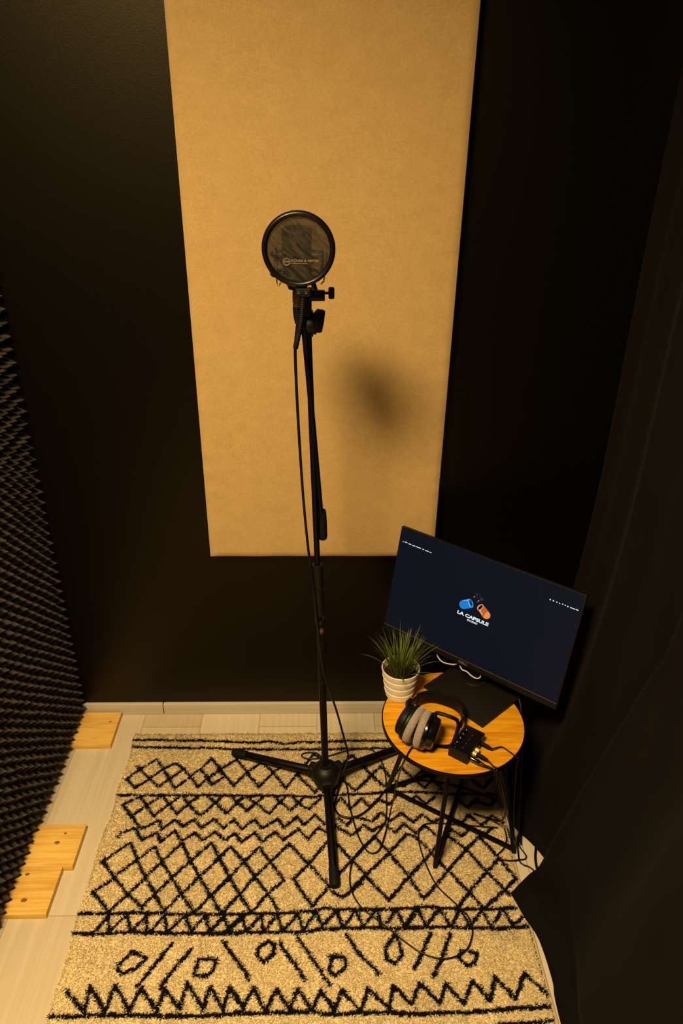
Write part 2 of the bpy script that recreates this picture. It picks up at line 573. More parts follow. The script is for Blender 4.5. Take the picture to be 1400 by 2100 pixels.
# ---------------------------------------------------------------- shaggy rug
RUG_X0, RUG_X1, RUG_Y0, RUG_Y1, RUG_H = -0.605, 0.521, 0.60, 1.735, 0.0085
RUG_LINES = [[(-616,1711),(-520,1710),(-453,1707),(-387,1707),(-319,1701),(-220,1696),(-169,1702),(-119,1688),(-76,1698),(-6,1696),(84,1702),(184,1701),(263,1702),(624,1701)],[(-617,1683),(-514,1680),(-398,1674),(-382,1677),(-289,1669),(-246,1670),(-164,1667),(-82,1667),(1,1665),(50,1666),(76,1669),(182,1669),(260,1671),(632,1670)],[(-591,1553),(-556,1593),(-514,1631),(-487,1594),(-461,1556),(-437,1517)],[(-567,1605),(-556,1593),(-520,1556),(-487,1525),(-461,1554),(-425,1591)],[(-589,1557),(-555,1523),(-520,1556),(-487,1592),(-453,1616),(-423,1591),(-400,1563),(-370,1524),(-348,1555),(-312,1588),(-267,1629)],[(-437,1517),(-400,1565),(-373,1591),(-345,1632),(-311,1590),(-266,1526),(-229,1577)],[(-371,1591),(-345,1555),(-331,1533),(-296,1562),(-319,1590)],[(-267,1629),(-229,1577),(-229,1573),(-190,1520),(-150,1577),(-112,1613)],[(-263,1530),(-229,1577),(-192,1612)],[(-193,1616),(-175,1601),(-150,1575),(-109,1515),(-79,1572),(-51,1613),(-29,1646),(4,1620)],[(-79,1572),(-65,1552),(-24,1499),(4,1539),(42,1587),(92,1643),(119,1601),(146,1566),(172,1528)],[(54,1555),(96,1504),(146,1564),(177,1596)],[(114,1520),(147,1561),(179,1599),(207,1549)],[(118,1612),(147,1559),(183,1518),(239,1591),(273,1549),(302,1514),(337,1557)],[(207,1549),(237,1519),(269,1544),(303,1579),(335,1543),(353,1511)],[(440,1552),(477,1512),(514,1551)],[(-619,1497),(-477,1495),(-367,1493),(-294,1492),(-202,1488),(-168,1489),(-88,1488),(-39,1483),(7,1490),(78,1492),(170,1495),(160,1498),(257,1500),(329,1495),(386,1491),(519,1487)],[(-578,1462),(-533,1489)],[(-578,1462),(-541,1422),(-518,1394)],[(-541,1422),(-507,1458),(-473,1489)],[(-533,1489),(-507,1458),(-479,1421),(-442,1464),(-418,1488)],[(-467,1488),(-442,1462),(-416,1428),(-389,1462),(-366,1487)],[(-406,1488),(-389,1462),(-347,1420),(-312,1465),(-296,1485)],[(-336,1487),(-312,1465),(-276,1428),(-247,1464),(-235,1481)],[(-269,1488),(-247,1464),(-216,1438),(-199,1458)],[(-256,1459),(-245,1473)],[(-238,1458),(-218,1437),(-194,1462),(-174,1487)],[(-222,1484),(-194,1462),(-154,1427),(-125,1465),(-109,1485)],[(-144,1487),(-125,1466),(-91,1437),(-69,1464),(-57,1479)],[(-91,1485),(-69,1462),(-40,1438),(-5,1482)],[(31,1456),(53,1478),(79,1442),(114,1477),(134,1449),(159,1473)],[(112,1478),(133,1448)],[(165,1473),(192,1454),(216,1486)],[(254,1468),(274,1485),(299,1455),(327,1481)],[(394,1471),(418,1445),(455,1475)],[(443,1466),(486,1449),(518,1483)],[(-546,1426),(-506,1380),(-462,1406),(-449,1378),(-419,1409),(-391,1386),(-364,1411),(-339,1382),(-308,1411),(-305,1409),(-278,1379),(-252,1407),(-226,1377),(-193,1406),(-170,1377),(-128,1409),(-109,1379),(-72,1415),(-54,1387),(-22,1420),(8,1388)],[(43,1409),(66,1386),(88,1412),(138,1398),(167,1427),(191,1397),(225,1424),(255,1395),(284,1419),(312,1392),(331,1404)],[(369,1408),(383,1383),(416,1416),(448,1382),(486,1415),(514,1382)],[(-563,1354),(-553,1369),(-523,1382),(-495,1343),(-458,1369),(-446,1338),(-411,1372)],[(-384,1342),(-355,1367),(-330,1341),(-299,1369),(-270,1341),(-269,1341),(-244,1364),(-223,1335),(-190,1365),(-167,1336),(-132,1366),(-110,1339),(-68,1374),(-41,1340),(-13,1380),(13,1358)],[(34,1385),(77,1352),(104,1374),(115,1386),(137,1365),(173,1390),(201,1360),(228,1389),(259,1357),(287,1382),(312,1353)],[(358,1373),(383,1346),(413,1372),(452,1349),(475,1372)],[(-587,1276),(-525,1335),(-497,1285),(-463,1233),(-427,1185),(-396,1138)],[(-581,1276),(-544,1234),(-496,1185),(-452,1147)],[(-544,1231),(-496,1282),(-456,1323),(-429,1278),(-395,1232),(-362,1184),(-320,1134)],[(-586,1191),(-543,1228)],[(-585,1191),(-534,1140)],[(-534,1140),(-496,1184),(-462,1230),(-429,1278),(-387,1332)],[(-411,1372),(-383,1334),(-354,1281),(-322,1234),(-286,1179),(-253,1136)],[(-455,1147),(-427,1185),(-395,1229),(-354,1278),(-304,1333),(-279,1289),(-250,1246)],[(-396,1138),(-362,1184),(-322,1231),(-278,1286),(-265,1299)],[(-318,1137),(-286,1177),(-247,1222)],[(-288,1280),(-279,1292),(-250,1321),(-213,1279),(-177,1230),(-143,1185),(-113,1140)],[(-293,1318),(-278,1286),(-245,1230),(-214,1185),(-181,1138)],[(-276,1190),(-245,1229),(-210,1274),(-173,1318),(-140,1273),(-101,1217),(-142,1181),(-173,1138)],[(-248,1133),(-214,1180),(-177,1230),(-140,1272),(-92,1327),(-41,1268),(18,1198)],[(-272,1153),(-248,1131)],[(-27,1147),(-76,1221),(-41,1261),(13,1334)],[(-27,1147),(13,1195)],[(33,1331),(75,1279),(101,1248)],[(43,1236),(75,1273),(104,1304)],[(23,1186),(47,1169),(74,1186),(100,1211)],[(77,1279),(111,1231),(168,1160),(224,1224),(294,1296),(361,1369)],[(77,1275),(143,1348),(179,1297),(224,1228),(257,1163)],[(74,1193),(111,1231),(178,1295),(233,1356),(257,1345),(294,1296),(331,1242),(377,1179),(404,1137)],[(257,1163),(331,1242),(391,1307),(435,1345),(473,1278),(506,1217),(470,1185),(407,1137)],[(347,1346),(390,1305),(433,1235),(480,1171)],[(338,1138),(377,1179),(433,1237),(472,1274)],[(-607,1136),(-533,1135),(-452,1136),(-391,1131),(-302,1130),(-196,1128),(-244,1129),(-173,1130),(-88,1130),(-24,1134),(5,1143),(40,1137),(112,1136),(184,1136),(257,1142),(238,1142),(287,1140),(348,1136),(407,1133),(485,1137)],[(-612,1087),(-553,1082),(-516,1083),(-468,1086),(-416,1084),(-364,1082),(-312,1081),(-191,1080),(-239,1083),(-100,1081),(-48,1081),(-13,1088),(57,1089),(110,1089),(197,1086),(250,1088),(250,1089),(325,1088),(370,1087),(412,1083),(461,1086),(509,1088)],[(-555,1088),(-531,1130),(-520,1086),(-486,1131),(-465,1085),(-438,1128),(-427,1087)],[(-420,1087),(-392,1128),(-377,1084),(-341,1127),(-320,1084),(-291,1125),(-275,1085),(-245,1126),(-231,1084),(-195,1125)],[(-239,1084),(-201,1127),(-187,1084),(-155,1125),(-145,1083),(-111,1128),(-100,1084)],[(-95,1088),(-63,1127),(-48,1085),(-17,1134),(-2,1094),(35,1136),(48,1091),(83,1133),(99,1091),(137,1136),(143,1095)],[(158,1099),(186,1135),(201,1089),(230,1133)],[(209,1095),(238,1136),(254,1092),(293,1137),(314,1092)],[(320,1094),(345,1135),(364,1092),(400,1131),(416,1088),(445,1125)],[(452,1130),(471,1092),(497,1110)],[(-454,1039),(-414,1023),(-435,1000),(-462,989),(-476,998),(-476,1007),(-454,1039)],[(-361,1056),(-423,959)],[(-313,1044),(-370,957)],[(-292,1018),(-251,1019),(-255,991),(-270,979),(-297,984),(-292,1018)],[(-241,1062),(-182,990),(-181,990),(-169,968)],[(-133,1060),(-115,1053),(-116,1029),(-136,1009),(-154,1026),(-154,1043),(-133,1060)],[(-104,1056),(-40,968)],[(-59,1066),(-29,1021),(16,956)],[(15,1021),(52,1017),(56,999),(28,976),(13,988),(20,1014)],[(58,1073),(86,1028),(129,980)],[(177,1074),(150,1039),(150,1012),(169,1004),(189,1022),(184,1052),(177,1074)],[(263,1073),(215,990)],[(311,1073),(282,1014),(256,971)],[(331,1031),(322,1014),(339,995),(358,1002),(369,1025),(351,1028)],[(-581,952),(-527,909),(-528,960),(-481,905),(-472,963),(-429,909),(-412,956),(-368,905),(-359,955),(-317,908),(-311,967),(-265,908),(-257,957),(-220,906),(-212,956),(-174,908),(-212,956),(-177,908),(-158,954),(-127,900),(-105,951),(-73,903),(-57,948),(-23,903),(-4,944),(27,903),(45,946),(84,900),(104,948),(148,904),(162,954),(200,912),(223,958),(264,912),(282,956),(318,912),(345,963),(377,917),(400,969),(434,920),(470,975),(513,925)],[(-605,899),(-549,899),(-487,900),(-377,897),(-299,894),(-236,896),(-174,900),(-217,899),(-122,899),(-15,900),(4,894),(100,897),(163,896),(226,892),(172,893),(226,893),(295,895),(363,896),(446,901),(524,904)],[(390,869),(438,869),(479,871),(524,875)]]


def rug_field(res=0.001):
    """distance to the nearest dark yarn line, on a 1 mm grid"""
    pad = 0.03
    x0, y0 = RUG_X0 - pad, RUG_Y0 - pad
    nx, ny = int((RUG_X1 - RUG_X0 + 2 * pad) / res), int((RUG_Y1 - RUG_Y0 + 2 * pad) / res)
    D = np.full((ny, nx), 1.0, np.float32)
    lines = [[(a / 1000, b / 1000) for a, b in l] for l in RUG_LINES]
    zig = [(RUG_X0 + 0.03 + 0.032 * i, 0.80 if i % 2 else 0.855) for i in range(34)]
    lines += [zig, [(RUG_X0, 0.78), (RUG_X1, 0.79)], [(RUG_X0, 0.74), (RUG_X1, 0.75)]]
    for l in lines:
        for (ax, ay), (bx, by) in zip(l, l[1:]):
            i0, i1 = int((min(ax, bx) - x0 - 0.014) / res), int((max(ax, bx) - x0 + 0.014) / res) + 2
            j0, j1 = int((min(ay, by) - y0 - 0.014) / res), int((max(ay, by) - y0 + 0.014) / res) + 2
            i0, j0, i1, j1 = max(i0, 0), max(j0, 0), min(i1, nx), min(j1, ny)
            if i1 <= i0 or j1 <= j0:
                continue
            X, Y = np.meshgrid(x0 + np.arange(i0, i1) * res, y0 + np.arange(j0, j1) * res)
            dx, dy = bx - ax, by - ay
            t = np.clip(((X - ax) * dx + (Y - ay) * dy) / (dx * dx + dy * dy + 1e-12), 0, 1)
            d = np.hypot(X - ax - t * dx, Y - ay - t * dy)
            D[j0:j1, i0:i1] = np.minimum(D[j0:j1, i0:i1], d)
    return D, x0, y0, res


def smooth_noise(x, y, f, seed):
    r = np.random.default_rng(seed)
    n = 64
    g = r.random((n, n)).astype(np.float32)
    u, v = (x * f) % n, (y * f) % n
    i, j = np.floor(u).astype(int), np.floor(v).astype(int)
    a, b = u - i, v - j
    a, b = a * a * (3 - 2 * a), b * b * (3 - 2 * b)
    i %= n
    j %= n
    i2, j2 = (i + 1) % n, (j + 1) % n
    return (g[j, i] * (1 - a) + g[j, i2] * a) * (1 - b) + (g[j2, i] * (1 - a) + g[j2, i2] * a) * b


def rug():
    D, fx, fy, res = rug_field()

    def dist(x, y):
        i = np.clip(((x - fx) / res).astype(int), 0, D.shape[1] - 1)
        j = np.clip(((y - fy) / res).astype(int), 0, D.shape[0] - 1)
        return D[j, i]

    def left(y):
        return RUG_X0 + 0.004 * np.sin(y * 9) + 0.003 * np.sin(y * 31 + 1)

    def right(y):
        return RUG_X1 + 0.003 * np.sin(y * 8 + 2)

    def ground(x, y):
        return RUG_H * (0.62 + 0.38 * smooth_noise(x, y, 75, 1)) + 0.0025 * smooth_noise(x, y, 9, 2)

    CREAM = np.array([0.77, 0.635, 0.37])
    DARK = np.array([0.005, 0.0042, 0.0038])

    def colours(x, y, jit, dark_w):
        n = len(x)
        w = dark_w + 0.0016 * (smooth_noise(x, y, 160, 5) - 0.5) * 2
        dark = dist(x, y) < w
        v = 0.90 + 0.16 * (jit - 0.5) + 0.16 * (smooth_noise(x, y, 140, 3) - 0.5) + 0.10 * (smooth_noise(x, y, 12, 4) - 0.5)
        # soiled patches worn into the cream wool
        soil = np.clip((smooth_noise(x, y, 6.5, 8) - 0.72) * 4, 0, 1) * np.clip((smooth_noise(x, y, 60, 9) - 0.35) * 2, 0, 1)
        c = CREAM[None, :] * v[:, None] * (1 - 0.28 * soil)[:, None]
        fleck = (rng.random(n) < 0.035)
        c[fleck] *= np.array([0.62, 0.55, 0.42])
        c[dark] = DARK * (0.7 + 0.8 * jit[dark])[:, None]
        return c

    # ground sheet with a rolled edge
    st = 0.004
    ys = np.arange(RUG_Y0, RUG_Y1 + st / 2, st)
    nxg = int((RUG_X1 - RUG_X0) / st) + 1
    s = np.linspace(0, 1, nxg)
    Y, S = np.meshgrid(ys, s, indexing='ij')
    X = left(Y) + (right(Y) - left(Y)) * S
    # the back edge waves a little
    Y = np.where(Y > RUG_Y1 - 0.03, Y + 0.0025 * np.sin(X * 37) + 0.002 * np.sin(X * 90), Y)
    Z = ground(X.ravel(), Y.ravel()).reshape(X.shape)
    edge = np.minimum(np.minimum(X - left(Y), right(Y) - X), np.minimum(RUG_Y1 - Y + 0.003, Y - RUG_Y0))
    Z *= np.clip(0.25 + edge / 0.008, 0.25, 1)
    flat = (right(Y) - X) < 0.010
    Z = np.where(flat, 0.0035, Z)
    ny_, nx_ = X.shape
    gv = np.stack([X.ravel(), Y.ravel(), Z.ravel()], 1)
    gc = colours(gv[:, 0].copy(), gv[:, 1].copy(), rng.random(len(gv)), 0.0047) * 0.94
    ff = flat.ravel()
    stitch = ff & (np.abs((right(Y) - X).ravel() - 0.009) < 0.0022) & ((np.floor(Y.ravel() / 0.008) % 2) == 0)
    gc[ff] = np.array([0.52, 0.42, 0.27])
    gc[stitch] = np.array([0.10, 0.06, 0.04])
    idx = np.arange(ny_ * nx_).reshape(ny_, nx_)
    q = np.stack([idx[:-1, :-1], idx[:-1, 1:], idx[1:, 1:], idx[1:, :-1]], -1).reshape(-1, 4)
    # skirt down to the floor
    ring = np.concatenate([idx[0, :], idx[1:, -1], idx[-1, -2::-1], idx[-2:0:-1, 0]])
    low = gv[ring].copy()
    low[:, 2] = 0.0003
    lo_i = len(gv) + np.arange(len(ring))
    nxt = np.roll(np.arange(len(ring)), -1)
    qs = np.stack([ring, lo_i, lo_i[nxt], ring[nxt]], -1)
    gv = np.concatenate([gv, low])
    gc = np.concatenate([gc, gc[ring]])
    quads = np.concatenate([q, qs])

    # wool tufts
    n = 255000
    bx = rng.uniform(RUG_X0 - 0.002, RUG_X1 - 0.008, n)
    by = rng.uniform(RUG_Y0, RUG_Y1 + 0.004, n)
    keep = (bx > left(by) - 0.001) & (bx < right(by) - 0.010)
    bx, by = bx[keep], by[keep]
    n = len(bx)
    bz = ground(bx, by) - 0.002
    jit = rng.random(n)
    col = colours(bx, by, jit, 0.0050)
    ang = -math.pi / 2 + rng.normal(0, 1.0, n) + 1.4 * (smooth_noise(bx, by, 30, 11) - 0.5)
    ln = rng.uniform(0.003, 0.0075, n)
    up = rng.uniform(0.0035, 0.0075, n)
    wd = rng.uniform(0.0007, 0.0015, n)
    inked = col[:, 0] < 0.05
    ln[inked] *= 1.25
    up[inked] *= 1.15
    px_, py_ = -np.sin(ang) * wd, np.cos(ang) * wd
    v0 = np.stack([bx + px_, by + py_, bz], 1)
    v1 = np.stack([bx - px_, by - py_, bz], 1)
    mx, my = bx + np.cos(ang) * ln * 0.4, by + np.sin(ang) * ln * 0.4
    v2 = np.stack([mx - px_ * .8, my - py_ * .8, bz + up * .75], 1)
    v3 = np.stack([mx + px_ * .8, my + py_ * .8, bz + up * .75], 1)
    v4 = np.stack([bx + np.cos(ang) * ln, by + np.sin(ang) * ln, bz + up], 1)
    tv = np.stack([v0, v1, v2, v3, v4], 1).reshape(-1, 3)
    tcol = np.repeat(col, 5, axis=0)
    o = len(gv) + np.arange(n) * 5
    tq = np.stack([o, o + 1, o + 2, o + 3], 1)
    tt = np.stack([o + 3, o + 2, o + 4], 1)

    verts = np.concatenate([gv, tv]).astype(np.float32)
    cols = np.concatenate([gc, tcol]).astype(np.float32)
    quads = np.concatenate([quads, tq])
    me = bpy.data.meshes.new('rug')
    me.vertices.add(len(verts))
    c0 = np.array([(RUG_X0 + RUG_X1) / 2, (RUG_Y0 + RUG_Y1) / 2, 0], np.float32)
    me.vertices.foreach_set('co', (verts - c0).ravel())
    loops = np.concatenate([quads.ravel(), tt.ravel()]).astype(np.int32)
    me.loops.add(len(loops))
    me.loops.foreach_set('vertex_index', loops)
    npoly = len(quads) + len(tt)
    starts = np.concatenate([np.arange(len(quads)) * 4, len(quads) * 4 + np.arange(len(tt)) * 3]).astype(np.int32)
    me.polygons.add(npoly)
    me.polygons.foreach_set('loop_start', starts)
    me.update(calc_edges=True)
    me.validate()
    at = me.attributes.new('yarn_colour', 'FLOAT_COLOR', 'POINT')
    at.data.foreach_set('color', np.concatenate([cols, np.ones((len(cols), 1), np.float32)], 1).ravel())
    me.polygons.foreach_set('use_smooth', np.ones(npoly, bool))
    m = principled('wool_pile', (0.6, 0.5, 0.3), 0.9, 0.1)
    a = N(m, 'ShaderNodeAttribute', attribute_name='yarn_colour')
    L(m, a.outputs['Color'], m.node_tree.nodes['Principled BSDF'].inputs['Base Color'])
    me.materials.append(m)
    ob = link(bpy.data.objects.new('rug', me))
    ob.location = [float(v) for v in c0]
    tag(ob, 'cream shaggy rug with black zigzag, lattice and ring pattern on the floor', 'rug')


rug()

# ---------------------------------------------------------------- black curtains on the right
M_curtain = noisy('black_velvet', (0.0024, 0.0018, 0.0012), (0.0042, 0.0032, 0.0022), (26, 26, 9), 0.92, 0.12, 0.5, 0.0015, 5.0, 0.3, 0.7, 0.10, 0, (260, 260, 260))


def curtain(name, label, cols, fold, nu=90, nv=120, seed=0, origin=None):
    """cols: list of columns, each a list of the same number of points from the top to the hem"""
    def resample(pts, n):
        pts = catmull([Vector(p) for p in pts], 16)
        ac = [0]
        for a, b in zip(pts, pts[1:]):
            ac.append(ac[-1] + (b - a).length)
        out, k = [], 0
        for i in range(n + 1):
            s = ac[-1] * i / n
            while k < len(ac) - 2 and ac[k + 1] < s:
                k += 1
            t = (s - ac[k]) / max(1e-9, ac[k + 1] - ac[k])
            out.append(pts[k].lerp(pts[k + 1], t))
        return out
    C_ = [resample(c, nv) for c in cols]
    rows = [resample([c[i] for c in C_], nu) for i in range(nv + 1)]
    P = []
    for i, row in enumerate(rows):
        v = i / nv
        P.append([p + fold(j / nu, v, p) for j, p in enumerate(row)])
    mb = MB()
    mb.quad_grid(P)
    o = mb.build(name, M_curtain, None, 180)
    sol = o.modifiers.new('cloth_thickness', 'SOLIDIFY')
    sol.thickness = 0.004
    sol.offset = 0.0
    return tag(single(o), label, 'curtain', None)


def fold_back(u, v, p):
    a = 0.016 * math.sin(u * 9.0 + 0.6) * (1 - 0.3 * v) + 0.007 * math.sin(u * 23 + v * 2)
    return Vector((a * min(1, u * 8 + .2), 0.004 * math.sin(u * 14), 0))


def fold_front(u, v, p):
    k = min(1.0, p.z / 0.10)
    a = 0.030 * math.sin(u * 8.5 + v * 1.6 + 0.3) + 0.013 * math.sin(u * 21 - v * 3.0)
    a *= min(1, u * 5)
    roll = 0.010 * math.exp(-(u / 0.018) ** 2)              # turned seam along the free edge
    b = 0.006 * math.sin(u * 11 + 7 * v) * math.sin(v * 9)
    return Vector(((a + b) * k - roll * k, 0, 0))


ZT = 2.6
curtain('back_curtain', 'black velvet curtain behind the monitor, its hem by the table leg and loose cables', [
    [(0.705, 1.645, ZT), (0.690, 1.63, 1.6), (0.685, 1.615, 0.9), (0.650, 1.62, 0.40), (0.600, 1.64, 0.06), (0.560, 1.64, 0.006)],
    [(0.712, 1.52, ZT), (0.700, 1.51, 1.6), (0.695, 1.49, 0.9), (0.650, 1.49, 0.40), (0.585, 1.49, 0.06), (0.538, 1.47, 0.006)],
    [(0.712, 1.40, ZT), (0.705, 1.39, 1.6), (0.698, 1.37, 0.9), (0.668, 1.35, 0.40), (0.618, 1.33, 0.06), (0.575, 1.325, 0.006)],
    [(0.712, 1.25, ZT), (0.708, 1.24, 1.6), (0.705, 1.22, 0.9), (0.695, 1.20, 0.40), (0.680, 1.19, 0.06), (0.660, 1.18, 0.006)],
    [(0.712, 1.10, ZT), (0.710, 1.09, 1.6), (0.708, 1.08, 0.9), (0.705, 1.07, 0.40), (0.700, 1.06, 0.06), (0.690, 1.05, 0.006)]],
    fold_back)
E1 = [(0.668, 1.00, ZT), (0.660, 1.03, 1.6)]
pA, pB, pC = at_x(1400, 1272, 0.645), at_x(1330, 1405, 0.635), at_x(1240, 1560, 0.622)
corner = at_z(1048, 1832, 0.018)
kn = at_z(1117, 1762, 0.035)
curtain('front_curtain', 'black velvet curtain nearest the viewer, its pointed corner lying on the rug', [
    E1 + [tuple(pA), tuple(pB), tuple(pC), tuple(kn), tuple(kn.lerp(corner, 0.45)), tuple(corner)],
    [(0.662, 0.94, ZT), (0.655, 0.96, 1.6), (0.648, 0.98, 1.0), (0.638, 0.995, 0.80), (0.618, 1.035, 0.5), (0.585, 1.14, 0.06), (0.545, 1.145, 0.03), tuple(at_z(1072, 1877, 0.018))],
    [(0.662, 0.86, ZT), (0.655, 0.87, 1.6), (0.648, 0.88, 1.0), (0.636, 0.89, 0.75), (0.612, 0.92, 0.45), (0.582, 1.02, 0.06), (0.553, 1.045, 0.03), tuple(at_z(1103, 1925, 0.016))],
    [(0.660, 0.74, ZT), (0.655, 0.75, 1.6), (0.648, 0.76, 1.0), (0.634, 0.77, 0.75), (0.608, 0.80, 0.45), (0.585, 0.90, 0.07), (0.556, 0.94, 0.03), tuple(at_z(1132, 2010, 0.012))],
    [(0.660, 0.60, ZT), (0.655, 0.61, 1.6), (0.648, 0.62, 1.0), (0.634, 0.63, 0.75), (0.608, 0.66, 0.45), (0.585, 0.78, 0.07), (0.558, 0.84, 0.03), tuple(at_z(1152, 2100, 0.012))],
    [(0.660, 0.30, ZT), (0.655, 0.31, 1.6), (0.648, 0.32, 1.0), (0.638, 0.33, 0.75), (0.62, 0.36, 0.45), (0.60, 0.42, 0.08), (0.57, 0.44, 0.03), (0.548, 0.45, 0.012)],
    [(0.660, 0.00, ZT), (0.655, 0.00, 1.6), (0.648, 0.00, 1.0), (0.640, 0.00, 0.75), (0.63, 0.00, 0.45), (0.612, 0.00, 0.08), (0.59, 0.00, 0.03), (0.570, 0.00, 0.012)]],
    fold_front, 120, 120)

# ---------------------------------------------------------------- microphone stand
PILE = 0.0125
Z = Vector((0, 0, 1))


def mic_stand():
    base = Vector((0.0091, 1.512, 0.0))
    t = thing('microphone_stand', 'tall black tripod microphone stand on the rug before the tan panel', 'microphone stand', base)
    p0 = Vector((0.0091, 1.515, 0.060))
    p1 = at_y(631, 668, 1.42)
    ax = (p1 - p0).normalized()

    def P(py):                     # point of the pole at an image height
        lo, hi = 0.0, 1.2
        for _ in range(40):
            m = (lo + hi) / 2
            q = p0.lerp(p1, m)
            v = RW.transposed() @ (q - CAM)
            y = 1050 + F_PX * v.y / v.z
            if y > py:
                lo = m
            else:
                hi = m
        return p0.lerp(p1, lo)
    # moulded hub
    mb = MB()
    mb.lathe([(0, -0.032), (0.026, -0.032), (0.036, -0.022), (0.041, 0.0), (0.0405, 0.014), (0.036, 0.027), (0.026, 0.036), (0.017, 0.040), (0.0155, 0.047), (0.0, 0.047)], axis_matrix(p0 + ax * 0.006, ax), 36)
    feet = [at_z(480, 1543, 0.026), at_z(686, 1815, 0.026), Vector((0.283, 1.672, 0.026))]
    hubc = p0 + Vector((0, 0, 0.012))
    for f in feet:
        d = (f - hubc)
        d.z = 0
        d.normalize()
        R = Matrix((d, Vector((-d.y, d.x, 0)), Z)).transposed()
        mb.box(hubc + d * 0.036 + Vector((0, 0, -0.006)), (0.036, 0.031, 0.042), R, 0.006, 3)
    mb.build('hub', M_plastic, t)
    for f in feet:
        d = (f - hubc).normalized()
        mb = MB()
        mb.cyl(hubc + d * 0.03, f, 0.0112, 24, 0.001)
        leg = mb.build('leg', M_black, t)
        mb = MB()
        mb.lathe([(0, -0.045), (0.0126, -0.045), (0.0134, -0.040), (0.0128, -0.036), (0.0140, -0.010), (0.0135, -0.002), (0.0105, 0.004), (0, 0.006)], axis_matrix(f, d), 24)
        ft = mb.build('rubber_foot', M_rubber, leg)
    # poles
    lower_top = P(1272)
    mb = MB()
    mb.cyl(p0 + ax * 0.04, lower_top, 0.0098, 28)
    mb.build('lower_pole', M_black, t)
    mb = MB()
    mb.cyl(lower_top - ax * 0.012, p1, 0.0068, 24)
    mb.build('upper_pole', M_black, t)
    mb = MB()
    mb.lathe([(0.0098, -0.006), (0.0125, -0.005), (0.0128, 0.006), (0.0075, 0.008)], axis_matrix(lower_top, ax), 28)
    mb.build('collar', M_gloss, t)
    # knurled clutch grip
    a, b = P(1262), P(1157)
    Lc = (b - a).length
    mb = MB()
    prof = [(0.0070, 0), (0.0115, 0.002)]
    for i in range(22):
        prof += [(0.0128, Lc * (0.08 + 0.82 * i / 22)), (0.0122, Lc * (0.08 + 0.82 * (i + .5) / 22))]
    prof += [(0.0132, Lc * 0.93), (0.0132, Lc * 0.985), (0.0118, Lc), (0.0068, Lc)]
    mb.lathe(prof, axis_matrix(a, ax), 26)
    mb.build('height_clutch', M_plastic, t)
    # small printed sticker below the collar
    c = P(1290)
    mb = MB()
    vd = (CAM - c).normalized()
    vd = (vd - ax * vd.dot(ax)).normalized()
    sd = ax.cross(vd).normalized()
    pts = []
    for i in range(2):
        row = []
        for k in range(9):
            an = math.radians(-10 + 75 * k / 8)
            row.append(c + (vd * math.cos(an) + sd * math.sin(an)) * 0.00995 + ax * (0.017 * (i - .5)))
        pts.append(row)
    mb.quad_grid(pts)
    st = mb.build('sticker', noisy('gold_print', (0.02, 0.016, 0.01), (0.45, 0.32, 0.12), (700, 700, 220), 0.5, 0.3, lo=0.52, hi=0.58), t)
    st['label'] = 'gold printed sticker'
    # swivel head and boom arm folded down beside the pole
    j = at_y(637, 664, 1.425)
    mb = MB()
    mb.box(j + Vector((-0.006, 0.004, 0.0)), (0.022, 0.026, 0.052), None, 0.006, 3)
    mb.cyl(j + Vector((-0.012, 0, -0.002)), j + Vector((0.012, 0, -0.002)), 0.0185, 28, 0.003)
    mb.build('swivel_head', M_plastic, t)
    mb = MB()
    kc = at_y(653, 658, 1.425)
    kd = Vector((1, -0.05, -0.16)).normalized()
    mb.cyl(j, kc, 0.006, 16)
    b_ = bmesh.new()
    mb.lathe([(0, -0.006), (0.008, -0.005), (0.017, 0.0), (0.0225, 0.004), (0.0228, 0.015), (0.0205, 0.020), (0, 0.021)], axis_matrix(kc - kd * 0.010, kd), 14)
    b_.free()
    mb.build('swivel_knob', M_rubber, t, 30)
    b0, b1 = at_y(618, 612, 1.405), at_y(660, 1078, 1.462)
    mb = MB()
    mb.cyl(b0, b1, 0.0060, 22)
    mb.build('boom_arm', M_black, t)
    d = (b1 - b0).normalized()
    g1 = at_y(661.5, 1104, 1.466)
    mb = MB()
    g0 = at_y(660.5, 1046, 1.462)
    Lg = (g1 - g0).length
    mb.lathe([(0.006, 0), (0.0085, 0.001), (0.0095, 0.012), (0.0105, Lg * 0.5), (0.0110, Lg * 0.9), (0.0095, Lg), (0, Lg)], axis_matrix(g0, g1 - g0), 24)
    mb.build('boom_grip', M_rubber, t)
    # two cable clips
    for py in (1205, 1395):
        c = P(py)
        mb = MB()
        r = 0.0135 if py < 1260 else 0.0106
        mb.tube([c + Vector((math.cos(q), math.sin(q), 0)) * r for q in [i * math.pi / 8 for i in range(16)]], 0.0014, 6, 0, False, True)
        mb.build('cable_clip', M_rubber, t)
    return t, P


stand, POLE = mic_stand()


# ---------------------------------------------------------------- condenser microphone in its cradle, pop filter
def mesh_metal(name, col, scale):
    m = principled(name, col, 0.45, 0.5, 0.7)
    b = m.node_tree.nodes['Principled BSDF']
    tc = N(m, 'ShaderNodeTexCoord')
    ck = N(m, 'ShaderNodeTexChecker', Scale=scale)
    L(m, tc.outputs['Object'], ck.inputs['Vector'])
    bp = N(m, 'ShaderNodeBump', Strength=0.6, Distance=0.0005)
    L(m, ck.outputs['Fac'], bp.inputs['Height'])
    L(m, bp.outputs[0], b.inputs['Normal'])
    return m


MIC_Y = 1.395
top = at_y(610, 458, MIC_Y)
mc = Vector((at_y(609, 545, MIC_Y).x, MIC_Y, 0))
z_top, z_bot = top.z - 0.004, at_y(609, 592, MIC_Y).z


